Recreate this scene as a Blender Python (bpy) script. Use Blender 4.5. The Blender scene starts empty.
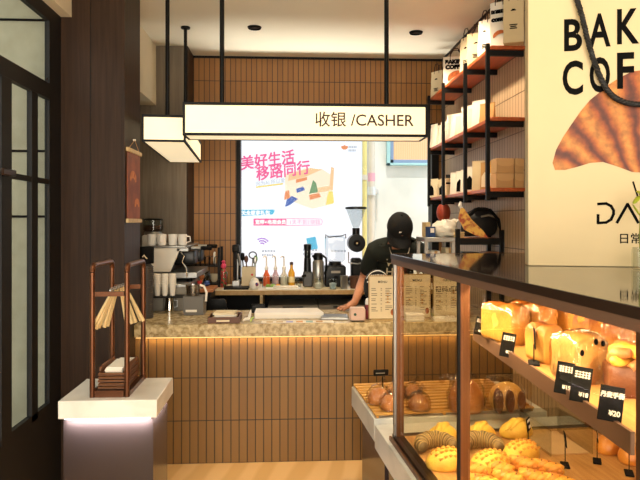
import bpy, bmesh, math, random
from mathutils import Vector, Matrix
from mathutils.bvhtree import BVHTree
random.seed(7)
SC = bpy.context.scene
COL = SC.collection
R = math.radians
PI = math.pi

# ------------------------------------------------------------------ camera
YAW = R(3.05); FPX = 600.0; HY = 221.0; CAMZ = 1.5
cam_d = bpy.data.cameras.new('camera'); cam = bpy.data.objects.new('camera', cam_d); COL.objects.link(cam)
cam_d.sensor_width = 36.0; cam_d.lens = 36.0 * FPX / 640.0
cam_d.shift_y = -(240.0 - HY) / 640.0
cam_d.clip_start = 0.05
cam.location = (0, 0, CAMZ); cam.rotation_euler = (PI / 2, 0, -YAW)
SC.camera = cam

# ------------------------------------------------------------------ world, lights, exposure
SC.view_settings.view_transform = 'Standard'
SC.view_settings.look = 'None'
SC.view_settings.gamma = 1.0
SC.view_settings.use_curve_mapping = False
SC.view_settings.exposure = 0.0
w = bpy.data.worlds.new('world'); SC.world = w; w.use_nodes = True
bg = w.node_tree.nodes['Background']; bg.inputs[0].default_value = (0.86, 0.95, 1.0, 1); bg.inputs[1].default_value = 1.9


def lamp(name, kind, loc, energy, color=(1, 1, 1), target=None, rot=None, size=None, size_y=None, spot=None, blend=0.5, radius=0.05, spread=None):
    d = bpy.data.lights.new(name, kind); o = bpy.data.objects.new(name, d); COL.objects.link(o)
    o.location = loc; d.energy = energy; d.color = color
    if target is not None:
        o.rotation_euler = (Vector(target) - Vector(loc)).to_track_quat('-Z', 'Y').to_euler()
    if rot is not None: o.rotation_euler = rot
    if kind == 'AREA':
        d.size = size
        if size_y: d.shape = 'RECTANGLE'; d.size_y = size_y
        if spread: d.spread = spread
    if kind == 'SPOT': d.spot_size = spot; d.spot_blend = blend; d.shadow_soft_size = radius
    if kind == 'POINT': d.shadow_soft_size = radius
    if kind == 'SUN': d.angle = R(1.0)
    return o


WARM = (1.0, 0.62, 0.27); SOFTW = (1.0, 0.80, 0.56); COOL = (0.80, 0.86, 1.0)
# sun outside, high over the roof: lights the yard wall behind the shop
lamp('sun', 'SUN', (0, 0, 8), 4.2, (1.0, 0.96, 0.9), target=(0.0, 2.6, 0.0))
# added fill lamp before the closed front wall, imitating shop front daylight
lamp('shopfront_fill', 'AREA', (0.2, -1.6, 1.45), 175, (1.0, 0.94, 0.82), target=(0.2, 5, 2.6), size=3.0, size_y=2.5)
# added lamp hidden below the back window, imitating yard bounce on the ceiling
lamp('yard_bounce_fill', 'AREA', (0.45, 5.98, 0.12), 85, (1.0, 0.97, 0.90), target=(0.30, 3.6, 3.0), size=1.8, size_y=0.4, spread=R(88))
# ceiling downlights, with one added spot over the bread table
lamp('downlight_bar', 'SPOT', (-0.25, 4.6, 2.93), 45, SOFTW, target=(-0.25, 4.75, 0), spot=R(100))
lamp('downlight_till', 'SPOT', (0.98, 4.5, 2.93), 50, SOFTW, target=(0.98, 4.7, 0), spot=R(100))
lamp('downlight_shelf', 'SPOT', (0.75, 3.7, 2.93), 85, SOFTW, target=(1.35, 4.2, 1.9), spot=R(95))
lamp('downlight_case', 'SPOT', (0.5, 1.15, 2.93), 8, (1.0, 0.80, 0.55), target=(0.95, 2.0, 1.6), spot=R(85))
lamp('bread_fill', 'SPOT', (0.55, 2.75, 2.93), 120, (1.0, 0.80, 0.52), target=(0.55, 2.95, 0.6), spot=R(50))  # added spot to brighten the bread table and far end of the case
lamp('downlight_stand', 'SPOT', (-0.55, 1.7, 2.93), 26, SOFTW, target=(-0.72, 2.7, 0.7), spot=R(55))
# warm led strip under the stone worktop, washing the tiled counter front
lamp('counter_led_strip', 'AREA', (0.24, 3.722, 0.780), 3.2, (1.0, 0.72, 0.36), target=(0.24, 3.735, 0), size=2.3, size_y=0.012)


# ------------------------------------------------------------------ helpers
def ray(px, py):
    xc = (px - 320.0) / FPX
    return Vector((xc * math.cos(YAW) + math.sin(YAW), math.cos(YAW) - xc * math.sin(YAW), (HY - py) / FPX))
def atY(px, py, Y):
    r = ray(px, py); t = Y / r.y; return Vector((r.x * t, Y, CAMZ + r.z * t))
def atZ(px, py, z):
    r = ray(px, py); t = (z - CAMZ) / r.z; return Vector((r.x * t, r.y * t, z))
def xY(px, Y): return atY(px, HY, Y).x
def yX(px, X):
    r = ray(px, HY); return X * r.y / r.x
def hexc(h, a=1.0):
    h = h.lstrip('#'); out = []
    for i in (0, 2, 4):
        c = int(h[i:i + 2], 16) / 255.0
        out.append(c / 12.92 if c <= 0.04045 else ((c + 0.055) / 1.055) ** 2.4)
    return tuple(out) + (a,)


MATS = {}
def mat(name, col, rough=0.5, metal=0.0, col2=None, scale=8.0, detail=4.0, stretch=(1, 1, 1), bump=0.0, bscale=None, spec=0.5,
        emit=0.0, emit_col=None, trans=0.0, ior=1.45, coat=0.0, alpha=None, ramp=(0.35, 0.65), dist=0.0, coords='Object'):
    m = bpy.data.materials.new(name); m.use_nodes = True; nt = m.node_tree; N = nt.nodes; L = nt.links
    b = N['Principled BSDF']
    b.inputs['Base Color'].default_value = hexc(col); b.inputs['Roughness'].default_value = rough
    b.inputs['Metallic'].default_value = metal; b.inputs['Specular IOR Level'].default_value = spec
    b.inputs['IOR'].default_value = ior
    if trans: b.inputs['Transmission Weight'].default_value = trans
    if coat: b.inputs['Coat Weight'].default_value = coat; b.inputs['Coat Roughness'].default_value = 0.08
    if alpha is not None: b.inputs['Alpha'].default_value = alpha
    if emit:
        b.inputs['Emission Color'].default_value = hexc(emit_col or col); b.inputs['Emission Strength'].default_value = emit
    tc = N.new('ShaderNodeTexCoord'); mp = N.new('ShaderNodeMapping'); mp.inputs['Scale'].default_value = stretch
    L.new(tc.outputs[coords], mp.inputs['Vector'])
    nz = N.new('ShaderNodeTexNoise'); nz.inputs['Scale'].default_value = scale; nz.inputs['Detail'].default_value = detail
    nz.inputs['Distortion'].default_value = dist
    L.new(mp.outputs[0], nz.inputs['Vector'])
    if col2 is None:      # a slight natural variation of the one colour
        hs = N.new('ShaderNodeMapRange'); hs.inputs['To Min'].default_value = 0.92; hs.inputs['To Max'].default_value = 1.08
        L.new(nz.outputs['Fac'], hs.inputs['Value'])
        mx = N.new('ShaderNodeMix'); mx.data_type = 'RGBA'; mx.blend_type = 'MULTIPLY'; mx.inputs[0].default_value = 1.0
        mx.inputs[6].default_value = hexc(col); L.new(hs.outputs[0], mx.inputs[7]); L.new(mx.outputs[2], b.inputs['Base Color'])
    else:
        cr = N.new('ShaderNodeValToRGB'); cr.color_ramp.elements[0].position = ramp[0]; cr.color_ramp.elements[1].position = ramp[1]
        cr.color_ramp.elements[0].color = hexc(col); cr.color_ramp.elements[1].color = hexc(col2)
        L.new(nz.outputs['Fac'], cr.inputs[0]); L.new(cr.outputs[0], b.inputs['Base Color'])
    if bump:
        bp = N.new('ShaderNodeBump'); bp.inputs['Strength'].default_value = bump; bp.inputs['Distance'].default_value = 0.01
        if bscale:
            n2 = N.new('ShaderNodeTexNoise'); n2.inputs['Scale'].default_value = bscale; n2.inputs['Detail'].default_value = 4
            L.new(mp.outputs[0], n2.inputs['Vector']); L.new(n2.outputs['Fac'], bp.inputs['Height'])
        else: L.new(nz.outputs['Fac'], bp.inputs['Height'])
        L.new(bp.outputs[0], b.inputs['Normal'])
    MATS[name] = m
    return m


def tile_mat(name, axis, c1, c2, grout, tw, th, zoff=0.0, rough=0.45):
    m = bpy.data.materials.new(name); m.use_nodes = True; nt = m.node_tree; N = nt.nodes; L = nt.links; b = N['Principled BSDF']
    tc = N.new('ShaderNodeTexCoord'); sp = N.new('ShaderNodeSeparateXYZ'); L.new(tc.outputs['Object'], sp.inputs[0])
    ad = N.new('ShaderNodeMath'); ad.operation = 'SUBTRACT'; ad.inputs[1].default_value = zoff - 20 * th; L.new(sp.outputs['Z'], ad.inputs[0])
    ax = N.new('ShaderNodeMath'); ax.operation = 'ADD'; ax.inputs[1].default_value = 100 * tw; L.new(sp.outputs[axis], ax.inputs[0])
    cb = N.new('ShaderNodeCombineXYZ'); L.new(ax.outputs[0], cb.inputs['X']); L.new(ad.outputs[0], cb.inputs['Y'])
    br = N.new('ShaderNodeTexBrick'); br.offset = 0.0; br.inputs['Scale'].default_value = 1.0
    br.inputs['Brick Width'].default_value = tw; br.inputs['Row Height'].default_value = th
    br.inputs['Mortar Size'].default_value = 0.0032; br.inputs['Mortar Smooth'].default_value = 0.3; br.inputs['Bias'].default_value = 0.0
    br.inputs['Color1'].default_value = hexc(c1); br.inputs['Color2'].default_value = hexc(c2); br.inputs['Mortar'].default_value = hexc(grout)
    L.new(cb.outputs[0], br.inputs['Vector']); L.new(br.outputs['Color'], b.inputs['Base Color'])
    b.inputs['Roughness'].default_value = rough
    bp = N.new('ShaderNodeBump'); bp.invert = True; bp.inputs['Strength'].default_value = 0.6; bp.inputs['Distance'].default_value = 0.004
    L.new(br.outputs['Fac'], bp.inputs['Height']); L.new(bp.outputs[0], b.inputs['Normal'])
    return m


def wave_mat(name, c1, c2, scale, dirn='X', rough=0.5, dist=2.0, stretch=(1, 1, 1), rot=(0, 0, 0), ramp=(0.3, 0.7), kind='BANDS', bump=0.0, c3=None, dscale=1.0, coat=0.0):
    m = bpy.data.materials.new(name); m.use_nodes = True; nt = m.node_tree; N = nt.nodes; L = nt.links; b = N['Principled BSDF']
    tc = N.new('ShaderNodeTexCoord'); mp = N.new('ShaderNodeMapping'); mp.inputs['Scale'].default_value = stretch; mp.inputs['Rotation'].default_value = rot
    L.new(tc.outputs['Object'], mp.inputs['Vector'])
    wv = N.new('ShaderNodeTexWave'); wv.wave_type = kind
    if kind == 'BANDS': wv.bands_direction = dirn
    else: wv.rings_direction = dirn
    wv.inputs['Scale'].default_value = scale; wv.inputs['Distortion'].default_value = dist; wv.inputs['Detail'].default_value = 3; wv.inputs['Detail Scale'].default_value = dscale
    L.new(mp.outputs[0], wv.inputs['Vector'])
    cr = N.new('ShaderNodeValToRGB'); cr.color_ramp.elements[0].position = ramp[0]; cr.color_ramp.elements[1].position = ramp[1]
    cr.color_ramp.elements[0].color = hexc(c1); cr.color_ramp.elements[1].color = hexc(c2)
    if c3:
        e = cr.color_ramp.elements.new((ramp[0] + ramp[1]) / 2); e.color = hexc(c3)
    L.new(wv.outputs['Fac'], cr.inputs[0]); L.new(cr.outputs[0], b.inputs['Base Color']); b.inputs['Roughness'].default_value = rough
    if coat: b.inputs['Coat Weight'].default_value = coat
    if bump:
        bp = N.new('ShaderNodeBump'); bp.inputs['Strength'].default_value = bump; bp.inputs['Distance'].default_value = 0.004
        L.new(wv.outputs['Fac'], bp.inputs['Height']); L.new(bp.outputs[0], b.inputs['Normal'])
    return m


def clear_mat(name, tint='ffffff', fres=1.35, rough=0.02, base=0.0, noise=0.0):
    """thin clear sheet: transparent, with a mirror reflection that grows at grazing angles"""
    m = bpy.data.materials.new(name); m.use_nodes = True; nt = m.node_tree; N = nt.nodes; L = nt.links
    N.remove(N['Principled BSDF']); out = N['Material Output']
    tr = N.new('ShaderNodeBsdfTransparent'); tr.inputs[0].default_value = hexc(tint)
    gl = N.new('ShaderNodeBsdfGlossy'); gl.inputs['Roughness'].default_value = rough
    fr = N.new('ShaderNodeFresnel'); fr.inputs['IOR'].default_value = fres
    mx = N.new('ShaderNodeMixShader')
    if base:
        ad = N.new('ShaderNodeMath'); ad.operation = 'ADD'; ad.use_clamp = True; ad.inputs[1].default_value = base
        L.new(fr.outputs[0], ad.inputs[0]); L.new(ad.outputs[0], mx.inputs[0])
    else: L.new(fr.outputs[0], mx.inputs[0])
    if noise:
        tc = N.new('ShaderNodeTexCoord'); nz = N.new('ShaderNodeTexNoise'); nz.inputs['Scale'].default_value = noise
        L.new(tc.outputs['Object'], nz.inputs['Vector'])
        bp = N.new('ShaderNodeBump'); bp.inputs['Strength'].default_value = 0.8; bp.inputs['Distance'].default_value = 0.02
        L.new(nz.outputs['Fac'], bp.inputs['Height']); L.new(bp.outputs[0], gl.inputs['Normal']); L.new(bp.outputs[0], fr.inputs['Normal'])
    # only the outer faces of the sheet reflect (no trapped mirror inside a thin pane)
    ge = N.new('ShaderNodeNewGeometry'); iv = N.new('ShaderNodeMath'); iv.operation = 'SUBTRACT'; iv.inputs[0].default_value = 1.0
    L.new(ge.outputs['Backfacing'], iv.inputs[1]); ml = N.new('ShaderNodeMath'); ml.operation = 'MULTIPLY'
    src = mx.inputs[0].links[0].from_socket; L.new(src, ml.inputs[0]); L.new(iv.outputs[0], ml.inputs[1]); L.new(ml.outputs[0], mx.inputs[0])
    L.new(tr.outputs[0], mx.inputs[1]); L.new(gl.outputs[0], mx.inputs[2]); L.new(mx.outputs[0], out.inputs['Surface'])
    return m


# ---- mesh building
def BM(): return bmesh.new()
def box(bm, x0, x1, y0, y1, z0, z1, bev=0.0, M=None, seg=1):
    vs = [bm.verts.new(p) for p in ((x0, y0, z0), (x1, y0, z0), (x1, y1, z0), (x0, y1, z0), (x0, y0, z1), (x1, y0, z1), (x1, y1, z1), (x0, y1, z1))]
    fs = [bm.faces.new([vs[i] for i in f]) for f in ((3, 2, 1, 0), (4, 5, 6, 7), (0, 1, 5, 4), (1, 2, 6, 5), (2, 3, 7, 6), (3, 0, 4, 7))]
    if bev:
        es = list({e for f in fs for e in f.edges})
        r = bmesh.ops.bevel(bm, geom=es, offset=bev, segments=seg, profile=0.5, affect='EDGES')
        vs = list({v for f in r['faces'] for v in f.verts} | {v for v in vs if v.is_valid})
    if M is not None:
        for v in vs: v.co = M @ v.co
    return bm
def prism(bm, pts, z0, z1, M=None):
    """extrude an outline (x, y) from z0 to z1"""
    n = len(pts); a = [bm.verts.new((p[0], p[1], z0)) for p in pts]; b = [bm.verts.new((p[0], p[1], z1)) for p in pts]
    bm.faces.new(a[::-1]); bm.faces.new(b)
    for i in range(n): bm.faces.new((a[i], a[(i + 1) % n], b[(i + 1) % n], b[i]))
    if M is not None:
        for v in a + b: v.co = M @ v.co
    return bm
def prismX(bm, pts, x0, x1):
    return prism(bm, pts, x0, x1, Matrix(((0, 0, 1, 0), (1, 0, 0, 0), (0, 1, 0, 0), (0, 0, 0, 1))))
def prismY(bm, pts, y0, y1):
    """outline (x, z) extruded along y"""
    return prism(bm, pts, -y1, -y0, Matrix(((1, 0, 0, 0), (0, 0, -1, 0), (0, 1, 0, 0), (0, 0, 0, 1))))
def tube(bm, pts, r, seg=8, closed=False, cap=True):
    pts = [Vector(p) for p in pts]; n = len(pts)
    rs = r if isinstance(r, (list, tuple)) else [r] * n
    rings = []; prev = None
    for i in range(n):
        if closed: t = pts[(i + 1) % n] - pts[i - 1]
        elif i == 0: t = pts[1] - pts[0]
        elif i == n - 1: t = pts[-1] - pts[-2]
        else: t = (pts[i + 1] - pts[i]).normalized() + (pts[i] - pts[i - 1]).normalized()
        t.normalize()
        if prev is None:
            u = Vector((0, 0, 1)) if abs(t.z) < 0.9 else Vector((1, 0, 0))
            u = (u - t * u.dot(t)).normalized()
        else:
            u = prev - t * prev.dot(t)
            u = u.normalized() if u.length > 1e-6 else prev
        prev = u; v = t.cross(u)
        rings.append([bm.verts.new(pts[i] + (u * math.cos(2 * PI * k / seg) + v * math.sin(2 * PI * k / seg)) * rs[i]) for k in range(seg)])
    m = n if closed else n - 1
    for i in range(m):
        A = rings[i]; B = rings[(i + 1) % n]
        for k in range(seg): bm.faces.new((A[k], A[(k + 1) % seg], B[(k + 1) % seg], B[k]))
    if cap and not closed:
        bm.faces.new(rings[0][::-1]); bm.faces.new(rings[-1])
    return bm
def cyl(bm, p0, p1, r0, r1=None, seg=16): return tube(bm, [p0, p1], [r0, r0 if r1 is None else r1], seg)
def lathe(bm, prof, c=(0, 0, 0), seg=20, cap=True):
    rings = []
    for r, z in prof:
        rings.append([bm.verts.new((c[0] + r * math.cos(2 * PI * k / seg), c[1] + r * math.sin(2 * PI * k / seg), c[2] + z)) for k in range(seg)])
    for i in range(len(rings) - 1):
        A, B = rings[i], rings[i + 1]
        for k in range(seg): bm.faces.new((A[k], A[(k + 1) % seg], B[(k + 1) % seg], B[k]))
    if cap:
        bm.faces.new(rings[0][::-1]); bm.faces.new(rings[-1])
    return bm
def ell(bm, c, r, seg=16, rings=10, M=None, jit=0.0, fn=None):
    res = bmesh.ops.create_uvsphere(bm, u_segments=seg, v_segments=rings, radius=1.0)
    for v in res['verts']:
        p = v.co.copy()
        if fn: p = fn(p)
        if jit: p *= 1 + random.uniform(-jit, jit)
        p = Vector((p.x * r[0], p.y * r[1], p.z * r[2]))
        if M is not None: p = M @ p
        v.co = p + Vector(c)
    return bm
def flatpoly(bm, pts, f=lambda p: (p[0], 0, p[1])):
    bm.faces.new([bm.verts.new(f(p)) for p in pts]); return bm


def setp(o, **k):
    for a, b in k.items():
        if b is not None: o[a] = b
    return o
def build(name, bm, m, parent=None, smooth=True, ang=0.7, loc=None, rot=None):
    bmesh.ops.recalc_face_normals(bm, faces=bm.faces)
    if smooth:
        for f in bm.faces: f.smooth = True
        for e in bm.edges:
            if len(e.link_faces) == 2: e.smooth = e.calc_face_angle(0) < ang
    me = bpy.data.meshes.new(name); bm.to_mesh(me); bm.free()
    me.materials.append(m)
    o = bpy.data.objects.new(name, me); COL.objects.link(o)
    if parent: o.parent = parent
    if loc is not None: o.location = loc
    if rot is not None: o.rotation_euler = rot
    return o
def struct(name, bm, m, parent=None):
    o = build(name, bm, m, parent)
    if not parent: o['kind'] = 'structure'
    return o
def thing(name, label, cat, loc=(0, 0, 0), rz=0.0, group=None):
    o = bpy.data.objects.new(name, None); COL.objects.link(o); o.empty_display_size = 0.05
    o.location = loc; o.rotation_euler = (0, 0, rz)
    return setp(o, label=label, category=cat, group=group)
def tag(o, label, cat, group=None, kind=None): return setp(o, label=label, category=cat, group=group, kind=kind)
def dup(root, loc, rz=None, label=None, group=None, scale=None):
    r = root.copy(); COL.objects.link(r); r.location = loc
    if rz is not None: r.rotation_euler = (0, 0, rz)
    if label: r['label'] = label
    if group: r['group'] = group
    if scale: r.scale = scale
    for ch in list(root.children):
        c = ch.copy(); COL.objects.link(c); c.parent = r
        for g in list(ch.children):
            d = g.copy(); COL.objects.link(d); d.parent = c
    return r
def text(name, body, size, m, parent=None, loc=(0, 0, 0), rot=(PI / 2, 0, 0), ext=0.0006, off=0.0, shear=0.0, sx=1.0, align='LEFT', space=1.0, bold=0.0):
    cu = bpy.data.curves.new(name, 'FONT'); cu.body = body; cu.size = size; cu.extrude = ext; cu.offset = off; cu.shear = shear
    cu.align_x = align; cu.space_character = space; cu.resolution_u = 4
    t = bpy.data.objects.new('t', cu)
    me = bpy.data.meshes.new_from_object(t)
    bpy.data.objects.remove(t); bpy.data.curves.remove(cu)
    if sx != 1.0:
        for v in me.vertices: v.co.x *= sx
    if bold:      # heavier strokes: the same outline repeated with small offsets
        bm = bmesh.new(); src = bmesh.new(); src.from_mesh(me)
        for k, (dx, dz) in enumerate(((0, 0), (bold, 0), (0, bold), (bold, bold), (bold / 2, bold / 2))):
            tmp = me.copy()
            for v in tmp.vertices: v.co.x += dx; v.co.y += dz; v.co.z += k * 0.00004
            bm.from_mesh(tmp); bpy.data.meshes.remove(tmp)
        bm.to_mesh(me); bm.free(); src.free()
    me.name = name; me.materials.clear(); me.materials.append(m)
    o = bpy.data.objects.new(name, me); COL.objects.link(o)
    if parent: o.parent = parent
    o.location = loc; o.rotation_euler = rot
    return o

# ------------------------------------------------------------------ materials
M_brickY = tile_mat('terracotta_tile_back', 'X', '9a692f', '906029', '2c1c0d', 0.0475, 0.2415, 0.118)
M_brickX_lit = tile_mat('terracotta_tile_side_lit', 'Y', 'bfa483', 'b69b7a', '5e4a35', 0.0475, 0.2415, 0.118)  # same tile as the back wall, its brighter light put into the colour
M_brickC = tile_mat('terracotta_tile_counter', 'X', '7a5728', '735022', '2c1e0e', 0.0505, 0.265, 0.0)
M_ceil = mat('cream_ceiling_paint', 'ece5cf', 0.9, scale=2)
M_plast = mat('cream_plaster', 'e2d6ba', 0.9, scale=3)
M_darkwood = mat('dark_walnut_panel', '2c1e14', 0.5, col2='3b291c', scale=6, stretch=(9, 9, 0.35), detail=6, dist=0.6, spec=0.25)
M_greywood = mat('grey_oak_panel', '6c6152', 0.5, col2='7d7160', scale=6, stretch=(9, 9, 0.35), detail=6, dist=0.6)
M_black = mat('black_metal', '0a0909', 0.5, spec=0.25, scale=20)
M_blackgl = mat('gloss_black_plastic', '080808', 0.3, spec=0.35, scale=20)
M_bronze = mat('bronze_frame', '3a281e', 0.3, 0.6, scale=12)
M_copper = mat('copper_post', '6e4628', 0.3, 0.6, scale=12)
M_copperpipe = mat('copper_pipe', '5f3a26', 0.32, 0.8, col2='70472f', scale=6)
M_steel = mat('brushed_steel', 'a9a8a4', 0.32, 0.85, scale=30, stretch=(1, 1, 12))
M_dsteel = mat('grey_steel_cabinet', '8d8577', 0.45, 0.3, scale=10, stretch=(1, 1, 8))
M_white = mat('white_plastic', 'ece8e0', 0.45, scale=12)
M_paper = mat('white_paper', 'efe7d8', 0.8, scale=15)
M_marble = mat('white_marble', 'e8e3da', 0.22, col2='d9d2c6', scale=3, ramp=(0.45, 0.72), dist=1.6, detail=7)
M_granite = mat('golden_granite', '8d7548', 0.25, col2='cdb88c', scale=34, ramp=(0.34, 0.62), detail=9, dist=0.4)
M_plinth = mat('mauve_brown_laminate', '352a26', 0.14, scale=3)
M_floor = wave_mat('oak_plank_floor', 'c79d64', 'd6ae76', 3.0, 'X', 0.4, 3.0, (1, 0.15, 1), (0, 0, R(58)))
M_glass = clear_mat('clear_glass', 'f6f8f6', 1.38)
M_cglass = clear_mat('cabinet_glass', 'f6f3ec', 1.22)
M_film = clear_mat('clear_plastic_film', 'f6efe4', 1.5, 0.10, 0.06, 36)
M_acryl = clear_mat('clear_acrylic', 'f2f4f2', 1.4, 0.05, 0.02)
M_kraft = mat('kraft_paper', 'c39a68', 0.75, scale=12)
M_cream = mat('cream_paper', 'e3d3b0', 0.7, scale=12)
M_inkb = mat('black_ink', '0a0908', 0.8, spec=0.1)
M_inkbr = mat('brown_ink', '3a1f14', 0.6)
M_wood = mat('warm_wood', '9c5f33', 0.4, col2='b87645', scale=5, stretch=(1, 9, 9), detail=5)
M_redwood = mat('red_shelf_wood', '9e4a20', 0.35, col2='b65a2a', scale=5, stretch=(9, 1, 9), detail=5)
M_lightwood = mat('light_wood', 'd8bd8c', 0.5, col2='c7a973', scale=5, stretch=(1, 9, 9), detail=5)
M_deck = mat('oak_display_board', 'a8763c', 0.4, col2='bd8c50', scale=5, stretch=(12, 1.2, 9), detail=5)
M_red = mat('red_plastic', 'c0281e', 0.4)
M_rubber = mat('dark_rubber', '0c0b0b', 0.85, spec=0.2)
M_outwall = mat('outside_render', 'cfc5aa', 0.9, col2='c2b89d', scale=9, detail=7, bump=0.1)
M_yard = mat('yard_wall_paint', 'dfe0d8', 0.9, col2='cdd0c8', scale=2.5, detail=7)
M_pave = mat('outside_paving', '4a4b4c', 0.8, col2='5d5e5f', scale=6)
M_lit = mat('lit_cream_diffuser', 'f7e8c4', 0.6, emit=0.74, emit_col='ffeabf')

# ------------------------------------------------------------------ setting
XL, XR, YB, ZC = -1.295, 1.43, 5.5, 3.0      # window wall, right wall, back wall, ceiling
XP = xY(124.5, 3.5)                           # right face of the pillar
YP1 = yX(140, XP)                             # its far edge
bm = box(BM(), -1.365, 2.1, -2.3, 5.7, -0.12, 0.0); struct('floor', bm, M_floor)
bm = box(BM(), -1.75, 2.1, -2.3, 5.7, ZC, ZC + 0.15); struct('ceiling', bm, M_ceil)
# back wall around its window
WX0, WX1, WZ0, WZ1 = xY(236.5, YB), xY(436, YB), 0.95, 2.40
bm = BM()
box(bm, -1.75, WX0, YB, YB + 0.2, 0, ZC); box(bm, WX1, 1.63, YB, YB + 0.2, 0, ZC)
box(bm, WX0, WX1, YB, YB + 0.2, WZ1, ZC); box(bm, WX0, WX1, YB, YB + 0.2, 0, WZ0)
struct('wall_back', bm, M_brickY)
bm = box(BM(), XR, XR + 0.2, 3.1, YB, 0, ZC); box(bm, 1.9, 2.1, -2.3, 3.1, 0, ZC); box(bm, XR + 0.2, 2.1, 3.1, 3.3, 0, ZC); struct('wall_right', bm, M_brickX_lit)
bm = box(BM(), -1.365, 2.1, -2.3, -2.1, 0, ZC); struct('wall_front', bm, M_plast)
# left: window wall, pillar, bar wall, bulkheads
bm = box(BM(), -1.365, XP, 3.5, YP1, 0, ZC)
struct('wall_pillar', bm, M_darkwood)
bm = BM()
for x in (-1.13,):
    box(bm, x - 0.002, x + 0.002, 3.4985, 3.5005, 0, ZC)
struct('trim_1', bm, M_black)
bm = box(BM(), -1.75, -1.50, YP1 - 0.05, YB, 0, ZC); struct('wall_left', bm, M_greywood)
XC = xY(186.5, 5.2)
bm = box(BM(), -1.50, XC, 5.2, YB, 0, ZC); struct('wall_panel', bm, M_greywood)
bm = box(BM(), XC, XC + 0.012, 5.2, YB, 0, ZC); struct('trim_2', bm, M_darkwood)
XB = xY(156, 5.2)
bm = box(BM(), -1.50, XB, YP1, 5.2, 2.49, ZC); struct('trim_3', bm, M_plast)
bm = box(BM(), -1.37, -1.235, -2.1, 3.5, 2.665, ZC); struct('trim_4', bm, M_plast)
# narrow tile cornice line at the ceiling edge of the back and right walls
bm = BM(); box(bm, XC + 0.012, XR, YB - 0.008, YB, ZC - 0.02, ZC); box(bm, XR - 0.008, XR, 3.1, YB - 0.008, ZC - 0.02, ZC)
struct('trim_5', bm, M_black)

# --- left window wall: dark glazed front
def yl(px): return yX(px, XL)
yE = 3.5
y_r0, y_p2b, y_p2a, y_p1b, y_p1a = yl(52.5), yl(49.5), yl(38), yl(32), yl(11)
fr = BM()
zT0, zT1 = 2.16, 2.245          # transom bar
zS = 0.48                       # sill
D0, D1 = XL - 0.026, XL
box(fr, D0, D1, y_p2b, yE, 0, 2.665)                      # far jamb
box(fr, D0, D1, -2.1, y_p2b, 2.59, 2.665)                 # head
box(fr, D0 , D1 + 0.006, -2.1, y_p2b, zT0, zT1)           # transom bar
box(fr, D0, D1, -2.1, y_p2b, 0, zS)                       # solid bottom panel
ystl = [(y_p1b, y_p2a)]
d = y_p2a - y_p1b
edges = [(y_p1a - 0.085, y_p1a)]
box(fr, D0, D1, y_p1b, y_p2a, zS, zT0)
box(fr, D0, D1 + 0.004, y_p1a - 0.10, y_p1a, zS, zT0)
yy = y_p1a - 0.10
panes = [(y_p2a, y_p2b), (y_p1a, y_p1b)]
while yy > -1.6:
    box(fr, D0, D1, yy - 0.55 - d, yy - 0.55, zS, zT0); panes.append((yy - 0.55, yy))
    panes.append((yy - 0.55 - d - 0.4, yy - 0.55 - d)); box(fr, D0, D1, yy - 0.95 - d - 0.1, yy - 0.95 - d, zS, zT0)
    yy -= 0.95 + d + 0.1
zM = atY(11, 172.5, y_p1a).z
for z in (zM,):
    box(fr, D0 + 0.01, D1 - 0.002, -2.1, y_p2b, z - 0.028, z)
box(fr, D0, D1, -2.1, y_p2b, zS - 0.002, zS + 0.03)
win1 = struct('window_1', fr, mat('dark_bronze_joinery', '120e0c', 0.6, scale=15))
g = BM(); box(g, D0 + 0.008, D0 + 0.013, -2.1, y_p2b, zS, zT0); box(g, D0 + 0.008, D0 + 0.013, -2.1, y_p2b, zT1, 2.59)
struct('window_pane', g, M_glass, win1)
g = BM()
for z in (zT0 - 0.012,): cyl(g, (XL - 0.001, yl(47), zT1 + 0.02), (XL + 0.004, yl(47), zT1 + 0.02), 0.008)
cyl(g, (XL, y_p1a - 0.05, 1.72), (XL + 0.03, y_p1a - 0.05, 1.72), 0.008); box(g, XL + 0.025, XL + 0.04, y_p1a - 0.16, y_p1a - 0.03, 1.705, 1.735, 0.004)
struct('window_latch', g, M_bronze, win1)

# --- outside to the left: covered passage that ends in a rendered wall
YO = 3.62
o = BM(); box(o, -4.2, -1.37, YO, YO + 0.2, 0.14, 3.3)
struct('wall_outside', o, M_outwall)
o = BM()
for z in (atY(25, 151, YO).z, atY(25, 216.5, YO).z, atY(25, 20, YO).z):
    box(o, -4.2, -1.37, YO - 0.004, YO, z - 0.007, z + 0.007)
struct('trim_6', o, M_rubber)
o = BM(); box(o, -4.2, -1.37, YO - 0.03, YO + 0.2, -0.1, 0.14); struct('baseboard_outside', o, M_pave)
o = BM(); box(o, -4.2, -1.37, -2.3, YO, -0.2, -0.02); struct('floor_outside', o, M_pave)
o = BM(); box(o, -4.6, -4.2, -2.3, YO + 0.2, -0.2, 3.4); struct('wall_passage', o, M_outwall)

# --- back window
fr = BM(); f = 0.045
box(fr, WX0, WX0 + f * 0.8, YB - 0.02, YB + 0.12, WZ0, WZ1); box(fr, WX1 - f, WX1 + 0.02, YB - 0.03, YB + 0.12, WZ0, WZ1)
box(fr, WX0, WX1, YB - 0.02, YB + 0.12, WZ1 - f, WZ1); box(fr, WX0, WX1, YB - 0.02, YB + 0.12, WZ0, WZ0 + 0.03)
win2 = struct('window_2', fr, M_black)
g = box(BM(), WX0 + 0.03, WX1 - 0.03, YB + 0.05, YB + 0.056, WZ0 + 0.02, WZ1 - 0.03); struct('window_pane', g, clear_mat('coated_glass', 'fdfdfc', 1.16), win2)

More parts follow.
